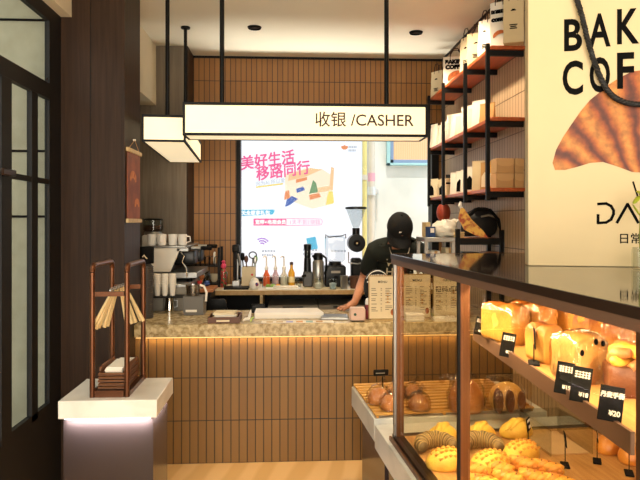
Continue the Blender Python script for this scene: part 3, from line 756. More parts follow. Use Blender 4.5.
def pouch(w, d, h):
    bm = BM(); n = 7; rows = []
    for k in range(n + 1):
        z = h * k / n; f = max(0.06, 1 - (k / n) ** 1.6); ww = w * (1 - 0.04 * math.sin(PI * k / n))
        rows.append([bm.verts.new(p) for p in ((-ww / 2, -d / 2 * f * 0.5, z), (-ww / 4, -d / 2 * f, z), (ww / 4, -d / 2 * f, z), (ww / 2, -d / 2 * f * 0.5, z), (ww / 2, d / 2 * f * 0.5, z), (ww / 4, d / 2 * f, z), (-ww / 4, d / 2 * f, z), (-ww / 2, d / 2 * f * 0.5, z))])
    for k in range(n):
        for i in range(8): bm.faces.new((rows[k][i], rows[k][(i + 1) % 8], rows[k + 1][(i + 1) % 8], rows[k + 1][i]))
    bm.faces.new(rows[0][::-1]); bm.faces.new(rows[-1])
    return bm
def shelf_pouch(label, px, tier, w, h, m, rz, X=1.30, d=0.065, band=None, group=None):
    X = 1.25 if px < 436 else X
    y = min(sxy(px, X), 5.07); t = thing('coffee_pouch', label, 'pouch', (X, y, ZT[tier]), R(rz), group)
    build('pouch', pouch(w, d, h), m, t)
    if band is not None:
        build('label_panel', prismY(BM(), [(-w * 0.3, h * 0.12), (w * 0.3, h * 0.12), (w * 0.26, h * 0.5), (0, h * 0.66), (-w * 0.26, h * 0.5)], -d / 2 - 0.003, -d / 2 + 0.002), band, t)
    build('seal', box(BM(), -w / 2, w / 2, -0.0035, 0.0035, h * 0.985, h * 1.03), m, t)
    return t
gm = 'coffee pouches on the middle shelf'
for px, w, h, m, rz, lb in ((433, .11, .21, M_bagW, -70, 'white pouch at the far end of the middle shelf'), (441, .11, .20, M_bagW, -62, 'second white pouch from the far end of the middle shelf'),
        (447, .15, .20, M_bagW, -58, 'third white pouch from the far end of the middle shelf'), (454.5, .16, .22, M_bagW, -52, 'widest white pouch on the middle shelf, fourth from the far end'),
        (462, .13, .17, M_cream, -58, 'low cream pouch beside the wide white one, middle shelf'), (468.5, .14, .215, M_bagW, -56, 'white pouch right of the low cream one, middle shelf'),
        (474.5, .12, .17, M_cream, -58, 'short cream pouch third from the near end, middle shelf'), (480.5, .14, .20, M_bagW, -50, 'white pouch second from the near end of the middle shelf'), (487.5, .12, .15, M_bagB, -50, 'short brown pouch at the near end of the middle shelf row')):
    shelf_pouch(lb, px, 1, w * 0.9, h * 0.92, m, rz, group=gm)
gl = 'coffee pouches on the lowest shelf'
for px, w, h, m, rz, band, lb in ((433, .11, .155, M_cream, -65, M_inkb, 'cream pouch with black drawing at the far end of the lowest shelf'), (439.8, .11, .15, M_cream, -56, M_inkb, 'second cream pouch with black drawing on the lowest shelf'),
        (445, .11, .15, M_cream, -56, M_inkb, 'third cream pouch with black drawing beside the brown box'),
        (456.5, .11, .17, M_bagW, -30, None, 'plain white pouch right of the brown box, lowest shelf'), (461.5, .1, .17, M_bagW, -40, M_inkb, 'white pouch with black panel on the lowest shelf'),
        (466.5, .1, .17, M_bagW, -42, None, 'plain white pouch between the two black panelled ones, lowest shelf'), (471.5, .11, .18, M_bagW, -40, M_inkb, 'white pouch with big black panel beside the kraft pouches'),
        (478.5, .10, .205, M_bagK, -35, None, 'tall tan pouch on the lowest shelf'), (486.5, .09, .18, M_bagB, -38, M_cream, 'kraft pouch with pale window right of the tall tan pouch'),
        (493, .09, .175, mat('golden_kraft', 'd8a24c', 0.7), -30, M_cream, 'golden kraft pouch next to the kraft boxes')):
    shelf_pouch(lb, px, 2, w * 0.85, h, m, rz, band=band, group=gl)
# brown box with a black lid
y = sxy(451.5, 1.33); t = thing('gift_box', 'brown box with black ribbon among the pouches on the lowest shelf', 'box', (1.36, y + 0.03, ZT[2]), R(-20))
build('box', box(BM(), -0.06, 0.06, -0.05, 0.05, 0, 0.15, 0.003), M_bagK, t)
build('lid', box(BM(), -0.063, 0.063, -0.053, 0.053, 0.1502, 0.178, 0.003), M_blackgl, t)
build('ribbon', box(BM(), -0.0615, 0.0615, -0.0515, 0.0515, 0.10, 0.115), M_inkb, t)
# kraft boxes, two stacks of two
for i, (px, lv, lb) in enumerate(((508.5, 0, 'lower left kraft takeaway box in the stack on the lowest shelf'), (508.5, 1, 'upper left kraft takeaway box in the stack on the lowest shelf'), (527, 0, 'lower right kraft takeaway box beside the big bag, lowest shelf'), (527, 1, 'upper right kraft takeaway box beside the big bag, lowest shelf'))):
    x = 1.268 + (0.0 if px < 510 else 0.112); yb = 3.63
    t = thing('kraft_box', lb, 'box', (x + 0.0475 + 0.002 * lv, yb, ZT[2] + lv * 0.0905), 0, 'kraft boxes on the lowest shelf')
    build('carton', box(BM(), -0.0535, 0.0535, -0.055, 0.055, 0, 0.09, 0.003), M_kraft, t)
    pts = [(-0.053, 0.0885), (0.053, 0.0885), (0.053, 0.062), (0.045, 0.05), (0.025, 0.043), (-0.025, 0.043), (-0.045, 0.05), (-0.053, 0.062)]
    build('flap', prismY(BM(), pts, -0.0575, -0.0552), mat('kraft_flap', 'cfa775', 0.75) if i == 0 else bpy.data.materials['kraft_flap'], t)

# ------------------------------------------------------------------ rack with clutter below the shelves
RY = 3.89
rx0, rx1 = xY(424.5, RY), xY(455.5, RY)
rz = atY(440, 237.5, RY).z
t = thing('steel_stand', 'narrow steel stand with a flat top below the wall shelves', 'stand', (0, 0, 0))
build('top_plate', box(BM(), rx0, rx1, RY, RY + 0.26, rz - 0.03, rz, 0.003), M_steel, t)
for x in (rx0 + 0.002, rx1 - 0.024):
    for y in (RY + 0.002, RY + 0.236): build('leg', box(BM(), x, x + 0.022, y, y + 0.022, CT + 0.0005, rz - 0.0302), M_steel, t)
build('lower_plate', box(BM(), rx0 + 0.025, rx1 - 0.025, RY + 0.002, RY + 0.256, 1.16, 1.18, 0.002), M_steel, t)
cx0, cx1 = xY(455.8, RY) + 0.003, XR - 0.006
cz = atY(480, 238, RY).z
t = thing('black_rack', 'black metal rack with a wooden shelf holding bags below the wall shelves', 'rack', (0, 0, 0))
for x in (cx0, cx1 - 0.026):
    for y in (RY, RY + 0.25): build('post', box(BM(), x, x + 0.026, y, y + 0.026, CT + 0.0005, atY(457, 229 if x == cx0 else 230, RY).z), M_black, t)
build('shelf', box(BM(), cx0 + 0.027, cx1 - 0.027, RY + 0.004, RY + 0.272, cz - 0.012, cz, 0.002), M_wood, t)
build('rail', box(BM(), cx0 + 0.027, cx1 - 0.027, RY + 0.0, RY + 0.0035, cz - 0.045, cz - 0.001), M_black, t)
build('lower_shelf', box(BM(), cx0 + 0.027, cx1 - 0.027, RY + 0.004, RY + 0.272, 1.16, 1.175), M_black, t)
# things on the stand
q = atY(433, 232, RY + 0.05)
t = thing('tissue_box', 'little blue and white carton on the left corner of the steel stand', 'box', (q.x - 0.005, RY + 0.10, rz + 0.0003), R(8))
build('carton', box(BM(), -0.024, 0.024, -0.03, 0.03, 0, 0.07, 0.002), mat('navy_carton', '24406e', 0.5), t)
build('label_patch', box(BM(), -0.012, 0.015, -0.0312, -0.0302, 0.03, 0.06), M_white, t)
t = thing('wooden_card_holder', 'thin upright wooden board standing at the left edge of the steel stand', 'board', (xY(426.8, RY + 0.16), RY + 0.18, rz + 0.0003), R(5))
build('board', box(BM(), -0.014, 0.014, -0.05, 0.05, 0, 0.10, 0.002), M_lightwood, t)
def lump(c, r, jit, m, name, parent, seg=18, rings=12, fn=None):
    return build(name, ell(BM(), c, r, seg, rings, jit=jit, fn=fn), m, parent, ang=3)
t = thing('plastic_bag', 'crumpled white plastic bag heaped on the steel stand', 'bag', (xY(446, RY + 0.15), RY + 0.14, rz + 0.001))
def sit(p):
    if p.z < -0.55: p.z = -0.55
    return p
M_wbag = mat('white_plastic_film', 'd9d3c4', 0.35, scale=16, bump=0.8, bscale=26)
lump((-0.01, 0.0, 0.042), (0.085, 0.10, 0.07), 0.16, M_wbag, 'bag', t, 24, 16, fn=sit)
build('knot', tube(BM(), [(0.02, -0.02, 0.09), (0.045, -0.03, 0.112), (0.065, -0.04, 0.10)], [0.02, 0.012, 0.018], 8), M_wbag, t)
t = thing('red_lantern', 'small red and orange woven lantern hanging under the lowest wall shelf', 'lantern', (xY(443.5, 4.74), 4.74, 1.495))
pr = [(0.02, 0.0), (0.035, 0.006), (0.052, 0.04), (0.056, 0.075), (0.05, 0.11), (0.036, 0.134), (0.022, 0.14)]
build('body', lathe(BM(), pr, seg=20), wave_mat('red_woven_lantern', 'b5391f', '6a1a10', 40, 'Z', 0.6, 5.0, c3='d8702e'), t)
build('hanger', tube(BM(), [(0, 0, 0.1402), (0, 0, 1.6775 - 1.495)], 0.003, 6), M_red, t)
# things on the black rack
bx_ = xY(481, RY + 0.2) - 0.02
t = thing('black_tote_bag', 'slumped black bag lying on the rack behind the yellow packet', 'bag', (bx_, RY + 0.16, cz + 0.001))
def sit2(p):
    p.z = max(p.z, -0.5); p.x += 0.12 * p.z; return p
lump((0.0, 0.02, 0.075), (0.125, 0.09, 0.13), 0.05, mat('black_canvas', '1c1a19', 0.7, scale=30, bump=0.5), 'bag', t, 24, 16, fn=sit2)
build('strap', tube(BM(), [(-0.10, -0.05, 0.14), (-0.05, -0.08, 0.19), (0.04, -0.09, 0.185), (0.10, -0.075, 0.12), (0.12, -0.08, 0.04)], 0.011, 8), M_rubber, t)
build('stripe', tube(BM(), [(-0.02, -0.083, 0.14), (0.03, -0.088, 0.15), (0.075, -0.075, 0.14)], 0.007, 6), M_dsteel, t)
t = thing('yellow_packet', 'yellow and red fan shaped packet leaning on the black bag', 'packet', (xY(469, RY + 0.04), RY + 0.05, cz + 0.0005), R(-12))
M_ypk = mat('yellow_print_packet', 'd9ab4a', 0.5, col2='a34a22', scale=28, ramp=(0.48, 0.62))
build('packet', prismY(BM(), [(-0.052, 0.2), (-0.068, 0.13), (-0.03, 0.055), (0.05, 0.012), (0.125, 0.0), (0.095, 0.045), (0.02, 0.12), (-0.03, 0.195)], -0.012, 0.012), M_ypk, t)
build('ribbon_top', tube(BM(), [(-0.045, 0, 0.195), (-0.058, 0, 0.215), (-0.05, 0, 0.24)], [0.010, 0.014, 0.008], 7), M_white, t)
t = thing('wooden_trays', 'flat stack of pale trays lying at the front of the black rack', 'trays', (xY(463, RY), RY + 0.10, cz + 0.0005))
for k in range(3): build('tray', box(BM(), -0.05 + 0.004 * k, 0.018, -0.075, -0.02 + 0.03, 0.0 + k * 0.014, 0.012 + k * 0.014, 0.002), M_lightwood, t)
t = thing('chopping_board', 'pale upright board standing at the right end of the black rack', 'board', (xY(499, RY + 0.2), RY + 0.25, cz + 0.0005), R(4))
build('board', box(BM(), -0.035, 0.04, -0.012, 0.012, 0, 0.17, 0.008), M_cream, t)
# pieces on the lower levels, seen just above the display case
for i, (px, ww, hh, m, lb) in enumerate(((433, .06, .12, M_white, 'white carton on the lower plate of the steel stand, left'), (447, .06, .14, M_cream, 'cream carton on the lower plate of the steel stand, right'))):
    x = xY(px, RY + 0.15); t = thing('carton', lb, 'box', (x, RY + 0.13, 1.1803)); build('carton', box(BM(), -ww / 2, ww / 2, -0.06, 0.06, 0, hh, 0.003), m, t); build('tape', box(BM(), -0.01, 0.01, -0.0612, -0.0601, 0.0, hh), M_kraft, t)
for i, (px, m, lb) in enumerate(((468, M_blackgl, 'black appliance box on the lower level of the black rack'), (491, M_wood, 'brown wooden crate on the lower level of the black rack'))):
    x = xY(px, RY + 0.15); t = thing('appliance_box' if i == 0 else 'wooden_crate', lb, 'box', (x, RY + 0.14, 1.1753)); build('body', box(BM(), -0.052, 0.052, -0.09, 0.09, 0, 0.115, 0.006), m, t); build('front_plate', box(BM(), -0.03, 0.03, -0.093, -0.0902, 0.06, 0.085), M_steel if i == 0 else M_lightwood, t)

# ------------------------------------------------------------------ things on the front counter
def oncounter(px, py): return atZ(px, py, CT + 0.0005)
q = atZ(228, 322.3, CT)
tx0, tx1 = xY(208, 3.74), xY(240, 3.74)
t = thing('wooden_tray', 'brown wooden tray with a pale front label and papers on the counter', 'tray', ((tx0 + tx1) / 2, 3.725, CT + 0.0005)); hw = (tx1 - tx0) / 2
bm = BM(); box(bm, -hw, hw, 0, 0.20, 0, 0.008); box(bm, -hw, hw, 0, 0.008, 0.008, 0.038); box(bm, -hw, hw, 0.192, 0.20, 0.008, 0.038); box(bm, -hw, -hw + 0.008, 0.008, 0.192, 0.008, 0.038); box(bm, hw - 0.008, hw, 0.008, 0.192, 0.008, 0.038)
build('tray', bm, mat('brown_tray_wood', '5a3319', 0.45, scale=20), t, smooth=False)
build('label_plate', box(BM(), -0.045, 0.035, -0.0015, -0.0002, 0.010, 0.021), M_cream, t)
t2 = thing('paper_pile', 'loose cream papers lying in the wooden tray', 'papers', ((tx0 + tx1) / 2, 3.83, CT + 0.0092))
for k, (a, m) in enumerate(((3, M_paper), (-5, M_cream), (8, M_paper), (-3, M_cream))):
    build('sheet', box(BM(), -0.07, 0.065, -0.06, 0.075, k * 0.012, k * 0.012 + 0.0115, M=Matrix.Rotation(R(a), 4, 'Z')), m, t2)
t = thing('receipt_strip', 'curled white receipt strips with a green print beside the wooden tray', 'papers', (xY(248.5, 3.79), 3.79, CT + 0.0005))
build('strip', tube(BM(), [(-0.035, 0, 0.004), (-0.02, 0.02, 0.012), (0.0, 0.03, 0.012), (0.01, 0.03, 0.05), (0.014, 0.03, 0.07)], [0.004, 0.01, 0.012, 0.008, 0.002], 6), M_paper, t)
build('green_strip', tube(BM(), [(0.015, -0.02, 0.004), (0.02, 0.02, 0.016), (0.03, 0.05, 0.02)], [0.004, 0.008, 0.003], 6), mat('lime_print', 'b9d468', 0.6), t)
# long white menus / boards
x0, x1 = xY(255, 3.95), xY(323, 3.95)
t = thing('white_board', 'long thick white cutting board lying on the counter', 'board', ((x0 + x1) / 2, 3.99, CT + 0.0005))
bw = (x1 - x0) / 2
build('board', prism(BM(), [(-bw, -0.10), (bw, -0.10), (bw - 0.03, 0.11), (-bw - 0.0, 0.11)], 0.0, 0.038), mat('white_board_plastic', 'f0e8da', 0.4), t)
build('fold', box(BM(), -bw + 0.01, bw - 0.02, -0.1008, -0.1001, 0.017, 0.019), M_cream, t)
t = thing('black_phone', 'black phone lying at the back left of the white board', 'phone', (xY(258, 4.15), 4.17, CT + 0.0005), R(6))
build('body', box(BM(), -0.045, 0.045, -0.03, 0.03, 0.0, 0.055, 0.004), M_blackgl, t); build('screen', box(BM(), -0.041, 0.041, -0.026, 0.026, 0.0551, 0.056), M_inkb, t)
t = thing('table_menu', 'flat laminated menu strip with coloured pictures at the counter edge', 'menu', (xY(292, 3.75), 3.755, CT + 0.0004))
build('sheet', box(BM(), -0.19, 0.26, -0.035, 0.05, 0, 0.002), M_paper, t)
cols = [M_bagK, M_lightwood, mat('violet_print', 'b7b2d8', 0.6), mat('orange_print', 'e2a25c', 0.6), mat('teal_print', '98b8b0', 0.6), M_kraft]
for k in range(6): build('picture', box(BM(), -0.16 + k * 0.062, -0.118 + k * 0.062, -0.028, 0.03, 0.0021, 0.0026), cols[k], t)
t = thing('tablet', 'flat silver tablet lying under the hand of the barista', 'tablet', (xY(334.5, 3.88), 3.88, CT + 0.0005), R(-4))
build('body', box(BM(), -0.088, 0.088, -0.07, 0.08, 0.0, 0.018, 0.005), M_steel, t); build('screen', box(BM(), -0.078, 0.078, -0.06, 0.07, 0.0181, 0.0195), mat('grey_screen', '8e9192', 0.15), t)
t = thing('card_reader', 'small pink box with a dark green dot logo on the counter', 'card reader', (xY(358, 3.74), 3.775, CT + 0.0005))
build('body', box(BM(), -0.048, 0.048, -0.035, 0.04, 0.006, 0.082, 0.006), mat('dusty_pink_plastic', 'cfae9c', 0.45), t)
build('top_pad', box(BM(), -0.043, 0.043, -0.03, 0.035, 0.0821, 0.086, 0.002), mat('pale_pink_pad', 'dcc3b4', 0.5), t)
bm = BM(); cyl(bm, (-0.018, -0.0365, 0.046), (-0.018, -0.0352, 0.046), 0.009, seg=14); build('logo', bm, mat('dark_green_logo', '1d4a36', 0.5), t)
build('base', box(BM(), -0.04, 0.04, -0.03, 0.035, 0, 0.0058), M_black, t)
t = thing('drink_can', 'red can with white top standing between pink box and menu', 'can', (xY(368, 3.85), 3.85, CT + 0.0005))
build('can', lathe(BM(), [(0.018, 0), (0.021, 0.004), (0.021, 0.085), (0.016, 0.092)], seg=18), mat('red_dark_can', '8e2f34', 0.35, col2='5a2a3a', scale=30), t)
build('lid', lathe(BM(), [(0.0165, 0.0922), (0.02, 0.096), (0.018, 0.125), (0.008, 0.135)], seg=16), M_white, t)
# menu boards
def menu_board(label, pxa, pxb, pyt, Y, seed, head, sub=None):
    x0, x1 = xY(pxa, Y), xY(pxb, Y); zt = atY(pxa, pyt, Y).z; h = zt - CT; w2 = (x1 - x0) / 2
    t = thing('menu_board', label, 'menu', ((x0 + x1) / 2, Y, CT + 0.0005), 0)
    build('frame', box(BM(), -w2, w2, 0, 0.012, 0.004, h, 0.002), mat('menu_wood', 'a88a5c', 0.5), t)
    build('sheet', box(BM(), -w2 + 0.006, w2 - 0.006, -0.0015, -0.0002, 0.010, h - 0.007), M_cream, t)
    build('foot', box(BM(), -w2 * 0.8, w2 * 0.8, -0.012, 0.04, 0, 0.0038), M_lightwood, t)
    rnd = random.Random(seed)
    text('lettering', head, 0.02, M_inkb, t, (0, -0.0018, h - 0.048), (PI / 2, 0, 0), 0.0003, 0.0003, align='CENTER', space=1.15)
    bm = BM()
    for c in range(2):
        z = h - 0.085; xb = -w2 + 0.018 + c * w2
        while z > 0.05:
            L = rnd.uniform(0.25, 0.5) * w2
            box(bm, xb, xb + L, -0.0021, -0.0016, z, z + 0.0035); box(bm, xb + w2 * 0.66, xb + w2 * 0.76, -0.0021, -0.0016, z, z + 0.0035)
            z -= rnd.choice((0.011, 0.011, 0.013, 0.022))
    o = build('small_print', bm, mat('grey_brown_ink', '6b5a45', 0.7) if 'grey_brown_ink' not in bpy.data.materials else bpy.data.materials['grey_brown_ink'], t)
    bm = BM()
    for k in range(4):
        z = rnd.uniform(0.09, h - 0.1); xb = rnd.choice((-w2 * 0.62, w2 * 0.3)); box(bm, xb, xb + 0.012, -0.0023, -0.0016, z, z + 0.008)
    build('print_spot', bm, mat('ochre_ink', 'b98332', 0.7) if 'ochre_ink' not in bpy.data.materials else bpy.data.materials['ochre_ink'], t)
    bm = BM(); ell(bm, (w2 * 0.72, -0.002, 0.05), (0.014, 0.001, 0.02), 10, 6); build('picture', bm, M_crs, t)
    if sub: text('lettering', sub, 0.042, M_inkb, t, (0, -0.0022, h - 0.115), (PI / 2, 0, 0), 0.0003, 0.0, align='CENTER')
    return t
menu_board('cream paper menu stand left of the display case beside the pink box', 368.5, 396.5, 275.5, 3.80, 3, 'MENU')
menu_board('cream menu stand seen through the display case glass, left of two', 403, 431, 274, 3.85, 5, 'MENU')
menu_board('cream menu stand headed ORDER seen through the display case glass', 433, 463, 274, 3.85, 8, 'ORDER', '扫码点单')
t = thing('round_sign', 'round black sign with white lettering behind the menu stand', 'sign', (xY(377.5, 3.90), 3.90, CT + 0.0005))
zc = atY(377, 287, 3.9).z - CT
build('disc', prismY(BM(), [(0.092 * math.cos(R(a)), zc + 0.115 * math.sin(R(a))) for a in range(0, 360, 12)], 0, 0.008), M_blackgl, t)
build('foot', box(BM(), -0.05, 0.05, -0.02, 0.04, 0, 0.012, 0.003), M_black, t); build('stem', box(BM(), -0.01, 0.01, 0.009, 0.018, 0.0121, zc), M_black, t)
bm = BM(); rnd = random.Random(4)
for k, z in enumerate((0.076, 0.055, 0.034)):
    x = -0.045 - 0.012 * k
    while x < 0.05 + 0.012 * k:
        l = rnd.uniform(0.008, 0.016); box(bm, x, x + l, -0.002, -0.0005, zc + z - 0.006, zc + z + rnd.uniform(0.004, 0.007)); x += l + 0.004
build('lettering', bm, M_white, t)
bm = BM(); tube(bm, [(0.084 * math.cos(R(a)), -0.002, zc + 0.106 * math.sin(R(a))) for a in range(30, 155, 8)], 0.003, 5); build('rim_line', bm, M_white, t)
# bread box on the counter seen through the glass
x0, x1 = xY(406, 3.74), xY(424, 3.74); t = thing('napkin_stack', 'pale stack of napkins on the counter behind the display case', 'napkins', ((x0 + x1) / 2, 3.775, CT + 0.0005))
for k in range(3): build('napkins', box(BM(), -0.057, 0.057, -0.05, 0.03, k * 0.016, k * 0.016 + 0.0155, 0.003), M_paper, t)
t = thing('crumpled_paper', 'crumpled sheet of greaseproof paper on the counter behind the display case', 'paper', (xY(446, 3.74), 3.775, CT + 0.0005))
bm = BM(); n = 8; gv = [[bm.verts.new((-0.075 + 0.15 * i / n, -0.05 + 0.085 * j / 4, 0.006 + random.uniform(0, 0.035) * (1 - abs(i - n / 2) / n))) for i in range(n + 1)] for j in range(5)]
gl_ = [[bm.verts.new((v.co.x, v.co.y, 0.0)) for v in row] for row in gv]
for j in range(4):
    for i in range(n): bm.faces.new((gv[j][i], gv[j][i + 1], gv[j + 1][i + 1], gv[j + 1][i])); bm.faces.new((gl_[j][i], gl_[j + 1][i], gl_[j + 1][i + 1], gl_[j][i + 1]))
for j in range(4): bm.faces.new((gv[j][0], gv[j + 1][0], gl_[j + 1][0], gl_[j][0])); bm.faces.new((gv[j][n], gl_[j][n], gl_[j + 1][n], gv[j + 1][n]))
for i in range(n): bm.faces.new((gv[0][i], gl_[0][i], gl_[0][i + 1], gv[0][i + 1])); bm.faces.new((gv[4][i], gv[4][i + 1], gl_[4][i + 1], gl_[4][i]))
build('sheet', bm, M_paper, t, ang=0.2)
# small dark clutter between the grey bin and the back bar
t = thing('stool_back', 'black curved backrest of a bar stool behind the counter', 'stool', (xY(217, 4.55), 4.55, 0))
bm = BM(); prismY(bm, [(-0.07, 0.80), (0.085, 0.80), (0.065, 0.90), (0.05, 0.915), (-0.05, 0.915), (-0.065, 0.90)], -0.012, 0.012); build('backrest', bm, M_blackgl, t)
build('seat', box(BM(), -0.15, 0.15, -0.32, -0.013, 0.62, 0.66, 0.015), M_rubber, t)
for x in (-0.13, 0.13):
    for y in (-0.3, -0.03): build('leg', cyl(BM(), (x, y, 0), (x * 0.9, y, 0.6195), 0.012, seg=8), M_black, t)
for x in (-0.05, 0.05): build('back_post', cyl(BM(), (x, -0.025, 0.6605), (x, -0.013, 0.84), 0.009, seg=8), M_black, t)
# side counter joining the two bars, with tools
sx = xY(207, 4.5)
t = thing('bar_tool_shelf', 'narrow dark side worktop between coffee machine and back bar', 'counter', (0, 0, 0))
build('worktop', box(BM(), SX1 + 0.02, sx + 0.03, 4.62, 4.94, 0.955, 0.975, 0.003), M_wood, t)
build('panel', box(BM(), SX1 + 0.03, sx + 0.01, 4.64, 4.92, 0, 0.9545), M_black, t)
def small(name, label, cat, loc, rz=0): return thing(name, label, cat, loc, R(rz))
t = small('tamper', 'small coffee tamper with a red handle on the dark side worktop', 'tamper', (xY(199.5, 4.68), 4.68, 0.9755))
build('base', lathe(BM(), [(0.024, 0), (0.024, 0.014), (0.008, 0.02)], seg=18), M_steel, t); build('handle', lathe(BM(), [(0.007, 0.0202), (0.011, 0.03), (0.019, 0.05), (0.015, 0.064), (0.003, 0.066)], seg=16), M_red, t)
t = small('tamper', 'second tamper with orange brown handle behind the red one', 'tamper', (xY(201.5, 4.85), 4.85, 0.9755))
build('base', lathe(BM(), [(0.026, 0), (0.026, 0.02), (0.009, 0.03)], seg=18), M_black, t); build('handle', lathe(BM(), [(0.008, 0.0302), (0.011, 0.055), (0.024, 0.075), (0.022, 0.09), (0.004, 0.094)], seg=16), M_wood, t)
t = small('blue_cloth', 'folded blue cloth at the left end of the back bar', 'cloth', (xY(206.5, 4.9) , 4.90, 0.9755), 15)
build('cloth', ell(BM(), (0, 0, 0.015), (0.03, 0.028, 0.015), 14, 8, jit=0.05), mat('blue_cloth', '3e558f', 0.9), t); build('fold', ell(BM(), (0.004, 0, 0.034), (0.022, 0.02, 0.007), 12, 6, jit=0.05), mat('blue_cloth_light', '5a72a8', 0.9), t)
t = small('portafilter', 'loose black handled portafilter lying on the side worktop', 'portafilter', (xY(194, 4.66), 4.665, 0.9755), 15)
build('basket', lathe(BM(), [(0.024, 0), (0.03, 0.004), (0.031, 0.025), (0.028, 0.025), (0.026, 0.006), (0.002, 0.005)], seg=18), M_steel, t); build('handle', tube(BM(), [(0.03, 0, 0.016), (0.05, 0, 0.015), (0.065, 0, 0.015), (0.068, 0, 0.014)], [0.006, 0.011, 0.012, 0.006], 8), M_rubber, t)

# ------------------------------------------------------------------ things on the back bar
B0 = BT + 0.0005
def onback(px, Y=5.2): return (xY(px, Y), Y, B0)
# dish rack with glasses
dx0, dx1 = xY(190, 5.33), xY(221.5, 5.33); dz = atY(210, 247, 5.33).z - BT; dm = atY(210, 264.5, 5.33).z - BT
t = thing('dish_rack', 'black wire dish rack on the back bar holding glasses and plates', 'rack', (0, 5.33, B0))
t.location.x = dx1; W2 = dx1 - dx0
for y in (-0.115, 0.115):
    for x in (-0.02, -W2): build('post', box(BM(), x, x + 0.02, y - 0.01, y + 0.01, 0, dz if x > -0.03 else dz * 0.8), M_black, t)
for z in (0.03, dm): build('shelf', box(BM(), -W2 + 0.021, -0.021, -0.12, 0.12, z - 0.012, z), M_black, t)
bm = BM()
for k in range(6): 
    x = -W2 + 0.035 + k * (W2 - 0.08) / 5; tube(bm, [(x - 0.004, -0.12, dm), (x, -0.12, dm + 0.07), (x, 0.12, dm + 0.07), (x - 0.004, 0.12, dm)], 0.004, 5)
build('plate_divider', bm, M_black, t)
gp = thing('drinking_glass', 'clear drinking glass on the lower level of the dish rack, left', 'glass', (dx1 - W2 + 0.075, 5.27, B0 + 0.0305), group='glasses in the dish rack')
build('bowl', lathe(BM(), [(0.026, 0), (0.033, 0.004), (0.04, 0.06), (0.032, 0.105), (0.03, 0.105), (0.037, 0.06), (0.03, 0.008), (0.002, 0.006)], seg=18), M_acryl, gp)
dup(gp, (dx1 - 0.13, 5.27, B0 + 0.0305), label='clear drinking glass on the lower level of the dish rack, middle')
dup(gp, (dx1 - W2 + 0.12, 5.38, B0 + 0.0305), label='clear drinking glass at the back of the dish rack')
t = thing('small_plate', 'white plate standing upright in the top of the dish rack', 'plate', (dx1 - 0.058, 5.31, B0 + dm + 0.058), 0)
build('plate', prismX(BM(), [(0.055 * math.cos(R(a)), 0.055 * math.sin(R(a))) for a in range(0, 360, 15)], -0.005, 0.005), M_white, t); build('rim', prismX(BM(), [(0.04 * math.cos(R(a)), 0.04 * math.sin(R(a))) for a in range(0, 360, 15)], 0.0052, 0.007), M_cream, t)
t = thing('cream_cup', 'cream cup in the right corner of the dish rack', 'cup', (dx1 - 0.07, 5.37, B0 + 0.0305)); build('cup', lathe(BM(), [(0.02, 0), (0.035, 0.03), (0.04, 0.07), (0.036, 0.07), (0.03, 0.03), (0.002, 0.01)], seg=18), M_cream, t)
# red patterned bottle in a clear sleeve
t = thing('syrup_bottle', 'red flowered bottle with pink cap in a clear sleeve on the back bar', 'bottle', onback(223.5, 5.2))
build('bottle', lathe(BM(), [(0.024, 0), (0.027, 0.004), (0.027, 0.13), (0.012, 0.165)], seg=18), mat('red_floral_print', 'c0343c', 0.4, col2='4e7a48', scale=45, ramp=(0.5, 0.58)), t)
build('cap', lathe(BM(), [(0.013, 0.1652), (0.022, 0.17), (0.024, 0.19), (0.016, 0.2), (0.012, 0.205), (0.019, 0.222), (0.004, 0.232)], seg=16), mat('pink_cap', 'e0486a', 0.4), t)
build('sleeve', lathe(BM(), [(0.036, 0), (0.036, 0.135), (0.0345, 0.135), (0.0345, 0.0)], seg=18, cap=False), M_acryl, t)
# tall tap
t = thing('hot_water_tap', 'tall black and steel hot water tap at the window edge on the back bar', 'tap', onback(236, 5.2))
build('base', box(BM(), -0.03, 0.035, -0.05, 0.05, 0, 0.06, 0.005), M_steel, t)
build('column', cyl(BM(), (-0.012, 0, 0.0602), (-0.012, 0, 0.30), 0.013), M_black, t); build('column_trim', cyl(BM(), (0.014, -0.005, 0.0602), (0.014, -0.005, 0.24), 0.009), M_steel, t)
build('head', box(BM(), -0.03, 0.03, -0.04, 0.03, 0.3002, 0.365, 0.01, seg=2), M_black, t); build('lever', tube(BM(), [(0.018, -0.03, 0.29), (0.032, -0.04, 0.23), (0.036, -0.045, 0.19)], [0.008, 0.012, 0.006], 8), M_steel, t)
build('drip_plate', box(BM(), -0.085, 0.12, -0.2, -0.06, 0, 0.018, 0.004), M_black, t)
